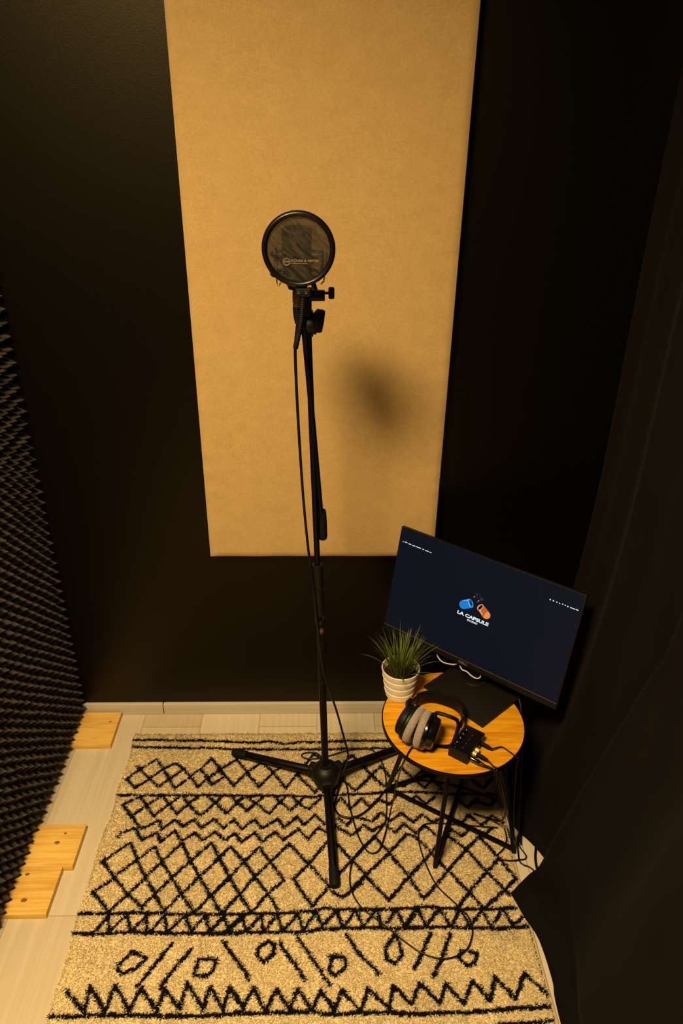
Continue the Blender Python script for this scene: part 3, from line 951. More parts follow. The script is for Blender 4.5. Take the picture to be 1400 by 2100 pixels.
def microphone():
    t = thing('condenser_microphone', 'black side-address studio microphone hung upright behind the round pop filter', 'microphone', (mc.x, mc.y, z_bot))
    H = z_top - z_bot
    mb = MB()
    mb.lathe([(0, 0), (0.017, 0), (0.0185, 0.004), (0.0205, 0.008), (0.0255, 0.012), (0.0262, 0.016), (0.0262, H * 0.50)], Matrix.Translation((mc.x, mc.y, z_bot)), 40)
    mb.build('body', M_plastic, t)
    mb = MB()
    hb = z_bot + H * 0.50
    Hh = z_top - hb
    mb.lathe([(0.0262, 0), (0.0278, 0.002), (0.0278, 0.006), (0.0270, 0.008), (0.0272, Hh - 0.010), (0.0255, Hh - 0.004), (0.019, Hh - 0.0005), (0, Hh)], Matrix.Translation((mc.x, mc.y, hb)), 40)
    mb.build('head_grille', mesh_metal('dark_grille', (0.03, 0.027, 0.022), 900), t)
    mb = MB()
    mb.lathe([(0.0272, Hh - 0.0105), (0.0280, Hh - 0.0095), (0.0280, Hh - 0.0065), (0.0262, Hh - 0.0055)], Matrix.Translation((mc.x, mc.y, hb)), 40)
    mb.build('head_ring', M_steel, t)
    mb = MB()
    mb.lathe([(0.0262, -0.003), (0.0268, -0.002), (0.0268, 0.0), (0.0262, 0.001)], Matrix.Translation((mc.x, mc.y, hb)), 40)
    mb.build('waist_band', M_gloss, t)
    return t


microphone()


M_hook = principled('brass_wire', (0.75, 0.52, 0.18), 0.4, 0.5, 0.35)


def shock_mount():
    t = thing('shock_mount', 'black shock mount cradle with wire hooks holding the studio microphone', 'shock mount', (mc.x, mc.y + 0.02, z_bot - 0.03))
    mb = MB()
    zr = at_y(640, 545, MIC_Y).z
    zl = at_y(640, 566, MIC_Y).z

    def ring(z, r, tr, name, mat):
        m = MB()
        m.tube([Vector((mc.x + r * math.cos(q), mc.y + r * math.sin(q), z)) for q in [i * math.pi / 20 for i in range(40)]], tr, 8, 0, False, True)
        return m.build(name, mat, t)
    ring(zr + 0.020, 0.047, 0.0034, 'outer_ring', M_plastic)
    ring(zl + 0.004, 0.047, 0.0034, 'outer_ring', M_plastic)
    ring(zr + 0.006, 0.0295, 0.0022, 'inner_ring', M_plastic)
    ring(zl - 0.001, 0.0215, 0.0024, 'inner_ring', M_plastic)
    for q in (0.15, 1.5, 2.6, 4.5):
        mb = MB()
        x, y = mc.x + 0.047 * math.cos(q), mc.y + 0.047 * math.sin(q)
        mb.box((x, y, (zr + zl) / 2 + 0.012), (0.006, 0.006, zr - zl + 0.03), Matrix.Rotation(q, 3, 'Z'), 0.0015)
        mb.build('strut', M_plastic, t)
    # elastic cords between the rings
    for k in range(8):
        q = k * math.pi / 4 + 0.3
        for za, zb in ((zr + 0.020, zr + 0.006), (zl + 0.004, zl - 0.001)):
            ri = 0.0295 if za > zl + 0.01 else 0.0215
            a = Vector((mc.x + 0.047 * math.cos(q), mc.y + 0.047 * math.sin(q), za))
            b = Vector((mc.x + ri * math.cos(q + .25), mc.y + ri * math.sin(q + .25), zb))
            mb = MB()
            mb.tube([a, b], 0.0011, 6)
            mb.build('elastic_cord', M_rubber, t)
    for s in ((558, 470, 568, 588, 577, 577), (672, 480, 664, 578, 658, 583), (0, 0, 0, 0, 0, 0)):
        if not s[0]:
            continue
        a, b, c = (at_y(s[i], s[i + 1], MIC_Y - 0.004) for i in (0, 2, 4))
        mb = MB()
        mb.tube([a, a.lerp(b, .55) + Vector((0.001, 0, 0)), b + Vector((0, 0, .004)), b, b + Vector((.002 if c.x > b.x else -.002, 0, -.0005)), c], 0.0013, 8, 5)
        w = mb.build('wire_hook', M_hook, t)
        w['label'] = 'brass coloured wire hook'
    # swivel foot clamped on the boom
    mb = MB()
    lo = Vector((mc.x, mc.y, z_bot - 0.004))
    q = at_y(634, 612, MIC_Y + 0.012)
    mb.box(at_y(627, 622, MIC_Y + 0.016), (0.022, 0.022, 0.046), None, 0.005, 3)
    mb.box(at_y(627, 598, MIC_Y + 0.012), (0.030, 0.030, 0.012), None, 0.004, 3)
    mb.tube([q, q + Vector((0.012, 0.03, 0.004)), Vector((mc.x + .02, mc.y + .043, zl - .002)), Vector((mc.x + .01, mc.y + .047, zl + .006))], 0.005, 8, 5)
    mb.build('swivel_foot', M_plastic, t)
    mb = MB()
    mb.cyl(at_y(633, 606, MIC_Y + .010), at_y(666, 606, MIC_Y + .010), 0.0103, 26, 0.0015)
    mb.build('clamp_barrel', M_plastic, t)
    mb = MB()
    mb.cyl(at_y(664, 601, MIC_Y + .010), at_y(674, 601, MIC_Y + .010), 0.0026, 14)
    mb.cyl(at_y(673, 601, MIC_Y + .010), at_y(685.5, 601, MIC_Y + .010), 0.0112, 20, 0.003)
    mb.build('clamp_knob', M_rubber, t)
    return t


shock_mount()


def pop_filter():
    Y = 1.318
    c = at_y(612, 511.5, Y)
    R = 0.0632
    t = thing('pop_filter', 'round black pop filter with sheer printed fabric in front of the microphone', 'pop filter', (c.x, Y, c.z - 0.105))
    RX = Matrix.Translation(c) @ Matrix.Rotation(math.radians(90), 4, 'X')    # local z -> -y (towards viewer)
    RX = Matrix.Translation(c) @ Matrix.Rotation(math.radians(4), 4, 'X') @ Matrix(((1, 0, 0, 0), (0, 0, -1, 0), (0, 1, 0, 0), (0, 0, 0, 1)))
    mb = MB()
    ring = []
    for q in range(17):
        a = 2 * math.pi * q / 16
        ring.append((R - 0.0045 + 0.0049 * math.cos(a), 0.0068 * math.sin(a)))
    mb.lathe(ring, RX, 72)
    mb.build('ring', M_rubber if False else principled('satin_black', (0.003, 0.0026, 0.0022), 0.34, 0.4), t, 60)
    # sheer nylon with stretch creases
    m = bpy.data.materials.new('sheer_nylon')
    m.use_nodes = True
    nt = m.node_tree
    b = nt.nodes['Principled BSDF']
    b.inputs['Roughness'].default_value = 0.55
    b.inputs['Specular IOR Level'].default_value = 0.35
    tc = N(m, 'ShaderNodeTexCoord')
    mp = N(m, 'ShaderNodeMapping')
    mp0 = N(m, 'ShaderNodeMapping')
    mp0.inputs['Rotation'].default_value = (0, math.radians(-42), 0)
    L(m, tc.outputs['Object'], mp0.inputs['Vector'])
    mp.inputs['Scale'].default_value = (34, 60, 120)
    L(m, mp0.outputs[0], mp.inputs['Vector'])
    nz = N(m, 'ShaderNodeTexNoise', Scale=1.0, Detail=3.0, Distortion=1.3)
    L(m, mp.outputs[0], nz.inputs['Vector'])
    rp = N(m, 'ShaderNodeValToRGB')
    rp.color_ramp.elements[0].position = 0.40
    rp.color_ramp.elements[1].position = 0.72
    rp.color_ramp.elements[0].color = (0.007, 0.0055, 0.0035, 1)
    rp.color_ramp.elements[1].color = (0.046, 0.035, 0.020, 1)
    L(m, nz.outputs['Fac'], rp.inputs[0])
    L(m, rp.outputs[0], b.inputs['Base Color'])
    tr = N(m, 'ShaderNodeBsdfTransparent')
    tr.inputs[0].default_value = (0.9, 0.85, 0.75, 1)
    mx = N(m, 'ShaderNodeMixShader')
    mx.inputs[0].default_value = 0.90
    L(m, tr.outputs[0], mx.inputs[1])
    L(m, b.outputs[0], mx.inputs[2])
    bp = N(m, 'ShaderNodeBump', Strength=0.6, Distance=0.002)
    L(m, nz.outputs['Fac'], bp.inputs['Height'])
    L(m, bp.outputs[0], b.inputs['Normal'])
    L(m, mx.outputs[0], nt.nodes['Material Output'].inputs['Surface'])
    mb = MB()
    mb.lathe([(0, 0.0010)] + [(R * 0.92 * k / 10, 0.0010 - 0.0012 * (k / 10) ** 2) for k in range(1, 11)], RX, 72)
    mb.build('nylon_screen', m, t, 180)
    # printed lettering and round emblem
    M_print = principled('pale_print', (0.20, 0.16, 0.10), 0.6, 0.2)

    def on_disc(px, py, off):
        p = at_y(px, py, Y)
        l = RX.inverted() @ p
        return RX @ Vector((l.x, l.y, off))
    rot = RX.to_3x3().to_4x4()

    def place(px, py, sx=1.0):
        return Matrix.Translation(on_disc(px, py, 0.0022)) @ rot @ Matrix.Diagonal((sx, 1, 1, 1))
    text_mesh('brand_lettering', 'KÖNIG & MEYER', M_print, t, place(625.0, 534.8, 1.22), 0.0053, 0.0001, 0.0001)
    text_mesh('small_lettering', 'STANDS FOR MUSIC', M_print, t, place(613.5, 540.3, 1.1), 0.0029, 0.0001, 0.00004)
    em = MB()
    e = place(587.5, 536.5)
    em.lathe([(0.0056, 0), (0.0066, 0.0001)], e, 40)
    em.lathe([(0.0042, 0), (0.0046, 0.0001)], e, 40)
    em.build('round_emblem', M_print, t)
    text_mesh('emblem_lettering', 'K&M', M_print, t, e, 0.0042, 0.0001, 0.0001)
    # bracket under the ring with two screws
    mb = MB()
    mb.box(at_y(621, 600, Y + .003), (0.026, 0.009, 0.015), None, 0.003, 3)
    mb.build('bracket', M_plastic, t)
    for px in (612, 627.3):
        p = at_y(px, 600.3, Y - 0.0022)
        mb = MB()
        mb.lathe([(0, -0.0006), (0.0011, -0.0006), (0.0013, 0.0008), (0.0026, 0.0008), (0.0027, -0.001)], axis_matrix(p, (0, -1, 0)), 18)
        mb.build('screw', M_steel, t)
    # ribbed gooseneck looping down and back to the stand
    pts = [at_y(621, 604, Y + .004), at_y(620, 628, Y + .010), at_y(617, 660, Y + .022), at_y(611, 690, Y + .036), at_y(606.5, 711, Y + .055), at_y(607, 706, Y + .072), at_y(613, 684, Y + .086), at_y(626, 668, Y + .100)]
    path = catmull(pts, 34)
    mb = MB()
    mb.tube(path, 0.0044, 10)
    turn = 0.0
    hel = []
    for i in range(len(path) - 1):
        a, b_ = path[i], path[i + 1]
        d = (b_ - a).normalized()
        n1 = d.cross(Vector((1, 0.2, 0))).normalized()
        n2 = d.cross(n1)
        for s in range(3):
            p = a.lerp(b_, s / 3)
            hel.append(p + (n1 * math.cos(turn) + n2 * math.sin(turn)) * 0.0042)
            turn += (b_ - a).length / 3 / 0.0021 * 2 * math.pi
    mb.tube(hel, 0.0010, 5)
    mb.build('gooseneck', M_plastic, t, 60)
    return t


pop_filter()


# ---------------------------------------------------------------- cables
def cable(name, label, pts, r, cat='cable', smooth=8, mat=None, group=None):
    mb = MB()
    mb.tube(pts, r, 8, smooth)
    o = mb.build(name, mat or M_cable, None, 80)
    return tag(single(o), label, cat, group)


def fl(px, py, z=None):
    return at_z(px, py, PILE + 0.004 if z is None else z)


def mic_cable():
    x0 = Vector((mc.x, mc.y, z_bot))
    t = thing('microphone_cable', 'black cable plugged under the microphone, running down the stand and across the rug', 'cable', (mc.x, mc.y, 0))
    mb = MB()
    a, b = at_y(609, 606, MIC_Y), at_y(609, 629, MIC_Y)
    a, b = Vector((mc.x, mc.y, a.z)), Vector((mc.x, mc.y, b.z))
    h = a.z - b.z
    mb.lathe([(0, 0), (0.0090, 0), (0.0095, 0.001), (0.0095, h * .28), (0.0089, h * .3), (0.0089, h * .4), (0.0097, h * .42), (0.0097, h), (0.009, h + .012), (0, h + .012)], Matrix.Translation(b), 28)
    pl = mb.build('plug', principled('bronze_plug', (0.22, 0.14, 0.055), 0.4, 0.5, 0.5), t)
    pl['label'] = 'bronze metal plug'
    mb = MB()
    c = at_y(610, 664, MIC_Y - 0.004)
    mb.lathe([(0.0094, 0), (0.0096, 0.003), (0.0080, (b - c).length * .6), (0.0050, (b - c).length)], axis_matrix(b, c - b), 24)
    mb.build('strain_relief', M_rubber, t)
    pts = [c + (b - c) * .2, c, at_y(606, 700, MIC_Y + .0), at_y(605.5, 740, MIC_Y + .006), at_y(611, 860, MIC_Y + .02), at_y(620, 1000, MIC_Y + .04), at_y(628, 1090, MIC_Y + .055), at_y(636, 1160, MIC_Y + .062)]
    q = POLE(1200)
    pts += [at_y(643, 1215, q.y - 0.014), at_y(649, 1270, POLE(1270).y - .017), at_y(656, 1330, POLE(1330).y - .014), at_y(667, 1392, POLE(1390).y - .012),
            at_y(688, 1452, 1.53), at_y(703, 1505, 1.53), at_y(713, 1545, 1.51), at_y(710, 1562, 1.49), at_z(702, 1585, .05), fl(694, 1618), fl(686, 1650), fl(692, 1668), fl(707, 1676), fl(725, 1676), fl(745, 1667), fl(772, 1643), fl(797, 1615), fl(850, 1600), fl(930, 1610), fl(1020, 1640)]
    mb = MB()
    mb.tube(pts, 0.0030, 10, 8)
    mb.build('cord', M_cable, t, 80)


mic_cable()
cable('thin_cable', 'thin black cable making one big loop over the front of the rug', [
    fl(668, 1560), fl(650, 1545), fl(636, 1543), fl(622, 1545), fl(618, 1549), fl(624, 1554), fl(645, 1556), fl(664, 1553), fl(685, 1547), fl(708, 1540), fl(735, 1536), fl(760, 1537), fl(774, 1548), fl(784, 1566), fl(790, 1590), fl(792, 1630),
    fl(792, 1668), fl(787, 1690), fl(768, 1714), fl(742, 1738), fl(724, 1762), fl(717, 1795), fl(721, 1828), fl(742, 1862), fl(785, 1895), fl(830, 1931), fl(866, 1955), fl(905, 1966), fl(937, 1960), fl(958, 1945), fl(967, 1922), fl(968, 1905),
    fl(960, 1880), fl(936, 1855), fl(895, 1815), fl(870, 1765), fl(858, 1722), fl(862, 1697), fl(882, 1688), fl(930, 1690), fl(990, 1695), fl(1020, 1697)], 0.0019)
cable('floor_cord', 'thin black cord curling from the table leg to the rug edge', [
    fl(1033, 1699), fl(1036, 1706), fl(1038, 1722), fl(1032, 1740), fl(1021, 1752), fl(1027, 1761), fl(1046, 1765), fl(1063, 1763, .008), fl(1075, 1762, .005), fl(1079, 1756, .005), fl(1074, 1748, .005), fl(1067, 1739, .005), fl(1063, 1728, .006), fl(1066, 1717, .008), fl(1070, 1710, .008)], 0.0018)
cable('lamp_cord', 'black cord sagging over the bare floor corner to the curtain', [
    fl(1064, 1706, .01), fl(1061, 1722, .008), fl(1062, 1750, .006), fl(1065, 1766, .005), fl(1074, 1774, .004), fl(1085, 1778, .003), fl(1095, 1786, .003), fl(1108, 1798, .003)], 0.0022)
cable('thick_cord', 'thick black cord crossing the bare floor gap between the curtains', [
    fl(1100, 1720, .004), fl(1098, 1744, .004), fl(1097.5, 1762, .004), fl(1101, 1782, .004), fl(1108, 1800, .004)], 0.0036)

# ---------------------------------------------------------------- round side table
TZ = 0.376
TC = Vector((0.3405, 1.4165, 0))
TR = 0.1862


def table_wood():
    m = principled('amber_wood_veneer', (0.6, 0.28, 0.03), 0.42, 0.22)
    b = m.node_tree.nodes['Principled BSDF']
    tc = N(m, 'ShaderNodeTexCoord')
    mp = N(m, 'ShaderNodeMapping')
    mp.inputs['Rotation'].default_value = (0, 0, math.radians(20))
    mp.inputs['Scale'].default_value = (7, 75, 75)
    L(m, tc.outputs['Object'], mp.inputs['Vector'])
    nz = N(m, 'ShaderNodeTexNoise', Scale=1.0, Detail=6.0, Distortion=0.7)
    L(m, mp.outputs[0], nz.inputs['Vector'])
    rp = N(m, 'ShaderNodeValToRGB')
    rp.color_ramp.elements[0].position = 0.30
    rp.color_ramp.elements[1].position = 0.62
    rp.color_ramp.elements[0].color = (0.44, 0.165, 0.006, 1)
    rp.color_ramp.elements[1].color = (0.72, 0.335, 0.012, 1)
    L(m, nz.outputs['Fac'], rp.inputs[0])
    L(m, rp.outputs[0], b.inputs['Base Color'])
    return m


def side_table():
    t = thing('side_table', 'small round amber wood side table with thin black metal legs on the rug', 'table', (TC.x, TC.y, 0))
    mb = MB()
    mb.lathe([(0, TZ - 0.003), (TR - 0.0032, TZ - 0.003), (TR - 0.0032, TZ), (0, TZ)], Matrix.Translation(TC), 96)
    mb.build('tabletop', table_wood(), t)
    mb = MB()
    mb.lathe([(0, TZ - 0.0125), (TR - 0.001, TZ - 0.0125), (TR, TZ - 0.0115), (TR, TZ - 0.0008), (TR - 0.0006, TZ), (TR - 0.0032, TZ), (TR - 0.0032, TZ - 0.0028), (0, TZ - 0.0028)], Matrix.Translation(TC), 96)
    mb.build('rim', M_black, t)
    feet = [at_z(891, 1778, PILE), at_z(1052, 1746, PILE), at_z(793, 1621, PILE), Vector((0.448, 1.600, PILE))]
    tops = [Vector((0.318, 1.300, TZ - .012)), Vector((0.462, 1.345, TZ - .012)), Vector((0.240, 1.418, TZ - .012)), Vector((0.408, 1.525, TZ - .012))]
    for f, p in zip(feet, tops):
        mb = MB()
        d = p - f
        q = Z.rotation_difference(d.normalized()).to_matrix()
        mb.box((f + p) / 2, (0.0105, 0.0105, d.length), q, 0.0015)
        mb.build('leg', M_black, t)
    for a, b in ((0, 3), (1, 2), (2, 3)):
        mb = MB()
        pa, pb = feet[a] + Vector((0, 0, .010)), feet[b] + Vector((0, 0, .010))
        d = pb - pa
        ang = math.atan2(d.y, d.x)
        mb.box((pa + pb) / 2 + Vector((0, 0, 0.0 if a else 0.004)), (d.length, 0.011, 0.007), Matrix.Rotation(ang, 3, 'Z'), 0.0012)
        mb.build('stretcher', M_black, t)
    return t


side_table()


# ---------------------------------------------------------------- monitor
def monitor():
    T = Vector((0.4072, 1.5810, 0.6048))
    A = Vector((0.7611, -0.6355, 0.0054)).normalized()
    B = Vector((0.1505, 0.1661, 0.9827))
    B = (B - A * B.dot(A)).normalized()
    Nn = A.cross(B)
    W, H, CH = 0.538, 0.303, 0.0165
    R = Matrix((A, B, Nn)).transposed()
    K = Vector((0.4120, 1.3825, TZ))
    ea = math.radians(131.0)
    e = Vector((math.cos(ea), math.sin(ea), 0))
    s = Vector((-e.y, e.x, 0)) * -1
    BW, BD = 0.204, 0.172
    bc = K + e * BW / 2 + s * BD / 2
    t = thing('monitor', 'black computer monitor with a dark blue screen on the round table', 'monitor', (bc.x, bc.y, TZ))

    def pos(u, v, w):
        return T + A * u + B * v + Nn * w

    def hit(px, py, off=0.0):
        o = T + Nn * off
        d = ray(px, py)
        return CAM + d * ((o - CAM).dot(Nn) / d.dot(Nn))
    # housing
    mb = MB()
    mb.box(pos(0, -CH / 2, -0.0065), (W + 0.002, H + CH + 0.002, 0.012), R, 0.0015)
    mb.box(pos(0, -0.02, -0.0175), (W * 0.86, H * 0.78, 0.016), R, 0.006)
    mb.box(pos(0, -0.03, -0.030), (W * 0.5, H * 0.48, 0.016), R, 0.007)
    mb.build('housing', M_plastic, t)
    # screen
    M_screen = principled('screen_glow', (0.002, 0.002, 0.0025), 0.42, 0.22)
    b = M_screen.node_tree.nodes['Principled BSDF']
    b.inputs['Emission Color'].default_value = (0.10, 0.36, 1.0, 1)
    b.inputs['Emission Strength'].default_value = 0.0105
    mb = MB()
    mb.box(pos(0, 0.001, 0.0001), (W - 0.006, H - 0.006, 0.0014), R)
    scr = mb.build('screen', M_screen, t)
    mb = MB()
    mb.box(pos(0, -H / 2 + 0.0006, 0.0008), (W - 0.002, 0.0015, 0.0012), R)
    mb.build('screen_lip', noisy('grey_lip', (0.06, 0.05, 0.04), (0.09, 0.075, 0.06), (30, 30, 30), 0.4, 0.4), t)
    # chin with lettering
    mb = MB()
    mb.box(pos(0, -H / 2 - CH / 2, 0.0), (W, CH - 0.001, 0.0025), R, 0.0008)
    chin = mb.build('chin', M_plastic, t)
    rot = R.to_4x4()
    M_grey = principled('grey_print', (0.20, 0.18, 0.16), 0.35, 0.5, 0.4)
    text_mesh('brand_lettering', 'DELL', M_grey, t, Matrix.Translation(hit(948.5, 1360, 0.0016)) @ rot @ Matrix.Diagonal((1.25, 1, 1, 1)), 0.0095, 0.0001, 0.00025)

    # picture on the screen
    def em(name, col, k):
        return emission(name, col, k)
    M_white = em('pixel_white', (0.80, 0.93, 1.0), 0.95)
    M_blue1 = em('pixel_blue', (0.012, 0.27, 0.80), 0.75)
    M_blue2 = em('pixel_pale_blue', (0.12, 0.55, 0.95), 0.85)
    M_blue3 = em('pixel_deep_blue', (0.006, 0.07, 0.33), 0.55)
    M_or1 = em('pixel_orange', (0.74, 0.16, 0.025), 0.75)
    M_or2 = em('pixel_pale_orange', (0.95, 0.48, 0.22), 0.8)
    M_or3 = em('pixel_amber', (0.95, 0.36, 0.08), 0.8)
    M_dark = em('pixel_black', (0.01, 0.006, 0.005), 0.3)
    M_dot = em('pixel_pink', (0.55, 0.20, 0.13), 0.7)
    M_dotg = em('pixel_grey', (0.035, 0.04, 0.055), 0.7)
    S = 110 / 1400.0

    def poly(name, mat, pts, off, parent=None, scale=S, org=(920, 1200), sm=0):
        ps = [hit(org[0] + x * scale, org[1] + y * scale, off) for x, y in pts]
        if sm:
            ps = catmull(ps, sm, True)
        mb = MB()
        vs = [mb.bm.verts.new(p) for p in ps]
        mb.bm.faces.new(vs)
        g = bmesh.ops.extrude_face_region(mb.bm, geom=mb.bm.faces[:])
        bmesh.ops.translate(mb.bm, vec=Nn * 0.00012, verts=[v for v in g['geom'] if isinstance(v, bmesh.types.BMVert)])
        return mb.build(name, mat, parent or scr)
    ORIGIN[scr.name] = ORIGIN[t.name]
    o0 = 0.00085
    poly('logo_capsule_half', M_blue1, [(270, 500), (287, 440), (330, 402), (430, 378), (530, 356), (580, 382), (622, 445), (640, 515), (630, 568), (600, 585), (480, 610), (390, 625), (325, 600), (285, 552)], o0, None, S, (920, 1200), 3)
    poly('logo_highlight', M_blue2, [(345, 408), (500, 375), (525, 395), (520, 455), (545, 540), (600, 583), (560, 575), (515, 500), (495, 412)], o0 + .0002, None, S, (920, 1200), 2)
    poly('logo_rim', M_blue2, [(505, 395), (535, 358), (580, 382), (622, 445), (640, 515), (630, 568), (600, 584), (560, 560), (520, 480)], o0 + .0004, None, S, (920, 1200), 3)
    poly('logo_opening', M_blue3, [(528, 400), (548, 376), (585, 402), (612, 460), (622, 525), (605, 562), (575, 545), (545, 490)], o0 + .0006, None, S, (920, 1200), 3)
    poly('logo_capsule_half', M_or1, [(740, 620), (748, 560), (795, 518), (860, 498), (905, 525), (980, 620), (1060, 722), (1085, 785), (1070, 850), (1010, 887), (940, 878), (880, 828), (800, 700)], o0, None, S, (920, 1200), 3)
    poly('logo_highlight', M_or3, [(905, 830), (990, 700), (1045, 715), (1078, 780), (1065, 845), (1010, 880), (945, 870)], o0 + .0002, None, S, (920, 1200), 3)
    poly('logo_rim', M_or2, [(740, 622), (750, 560), (800, 515), (860, 500), (896, 525), (892, 575), (850, 632), (835, 665), (880, 775), (850, 760), (790, 670)], o0 + .0004, None, S, (920, 1200), 3)
    poly('logo_opening', M_dark, [(764, 615), (788, 562), (845, 524), (882, 530), (872, 578), (825, 628), (785, 643)], o0 + .0006, None, S, (920, 1200), 3)
    for x, y, r, mt in ((665, 305, 20, M_dot), (775, 412, 22, M_dot), (728, 243, 32, M_dotg), (855, 370, 44, M_dotg), (815, 265, 17, M_dotg), (805, 305, 13, M_dotg), (735, 450, 26, M_dotg), (738, 322, 16, M_dotg)):
        poly('logo_dot', mt, [(x + r * math.cos(q * math.pi / 6), y + r * math.sin(q * math.pi / 6)) for q in range(12)], o0)

    def line_rot(x0, y0, x1, y1):
        a, b_ = hit(x0, y0, o0), hit(x1, y1, o0)
        return (a + b_) / 2, (b_ - a).length
    c, wd = line_rot(937.2, 1255.5, 1001.0, 1280.5)
    l1 = text_mesh('screen_lettering', 'LA CAPSULE', M_white, scr, Matrix.Translation(c) @ rot @ Matrix.Diagonal((1.36, 1, 1, 1)), wd / 7.4, 0.0001, 0.0005)
    c, wd = line_rot(957.6, 1271.5, 978.2, 1279.5)
    text_mesh('screen_lettering', 'STUDIO', M_white, scr, Matrix.Translation(c) @ rot @ Matrix.Diagonal((1.36, 1, 1, 1)), wd / 4.8, 0.0001, 0.00025)
    s1, s2 = 140 / 1131.0, 160 / 1120.0

    def dash(org, sc, x0, y0, x1, y1, th):
        a, b_ = hit(org[0] + x0 * sc, org[1] + y0 * sc, o0), hit(org[0] + x1 * sc, org[1] + y1 * sc, o0)
        mb = MB()
        ln = max((b_ - a).length, th)
        mb.box((a + b_) / 2, (ln, th, 0.0002), R)
        mb.build('menu_mark', M_white, scr)
    for x0, y0, x1, y1 in ((372, 402, 380, 416), (402, 413, 445, 433), (464, 441, 509, 463), (525, 468, 574, 491), (588, 491, 670, 524), (690, 531, 718, 545), (740, 552, 794, 576), (812, 582, 842, 596)):
        dash((780, 1060), s1, x0, y0, x1, y1, 0.0021)
    for x, y, th in ((335, 347, .0033), (382, 365, .0032), (430, 383, .0026), (470, 401, .0026), (514, 413, .0024), (552, 430, .0024), (588, 447, .0030)):
        dash((1080, 1180), s2, x - 8, y - 3, x + 8, y + 3, th)
    for x0, y0, x1, y1 in ((620, 460, 645, 468), (650, 471, 692, 487), (700, 489, 742, 503)):
        dash((1080, 1180), s2, x0, y0, x1, y1, 0.0021)
    a = hit(795.5, 1251, o0)
    mb = MB()
    mb.box(a, (0.0014, 0.003, 0.0002), R)
    mb.build('menu_mark', M_dotg, scr)
    # stand
    Rb = Matrix((e, -s, Z)).transposed()
    Rb = Matrix((e, s, Z)).transposed()
    mb = MB()
    mb.box(bc + Vector((0, 0, 0.0045)), (BW, BD, 0.008), Matrix.Rotation(ea, 3, 'Z'), 0.0016)
    mb.build('base_plate', principled('charcoal_base', (0.0075, 0.0060, 0.0045), 0.5, 0.3), t)
    nb = Vector((0.426, 1.570, TZ))
    mb = MB()
    mb.lathe([(0, 0.008), (0.040, 0.008), (0.0405, 0.010), (0.0385, 0.013), (0.030, 0.014), (0.028, 0.030), (0, 0.030)], Matrix.Translation(nb), 40)
    mb.build('swivel_disc', M_plastic, t)
    hz = Vector((Nn.x, Nn.y, 0)).normalized()
    top = T - Nn * 0.060 - B * 0.02
    mb = MB()
    P_ = [nb + Vector((0, 0, .02)), nb + Vector((0, 0, .10)) - hz * 0.004, Vector((top.x, top.y, top.z))]
    mb.tube(P_, 0.022, 16, 8)
    mb.cyl(T - Nn * 0.064 - B * 0.02, T - Nn * 0.034 - B * 0.02, 0.038, 28, 0.003)
    mb.build('stand_neck', M_plastic, t)
    return t, T, A, B, Nn, hit


mon, mT, mA, mB_, mN, mhit = monitor()
for lab, pts in (('white cable curling under the left half of the dark screen', [(893, 1332), (897, 1343), (901, 1350), (908, 1356), (920, 1359.5), (932, 1360.5), (942, 1356), (948, 1346)]),
                 ('white cable with a hooked bend under the middle of the dark screen', [(942, 1362), (947, 1371), (954, 1374), (959, 1377), (965, 1383), (973, 1388), (980, 1389.5), (984.5, 1386), (985.5, 1380), (983, 1370)])):
    cable('display_cable', lab, [mhit(x, y + 2, -0.018) for x, y in pts], 0.0019, mat=M_white_cable)


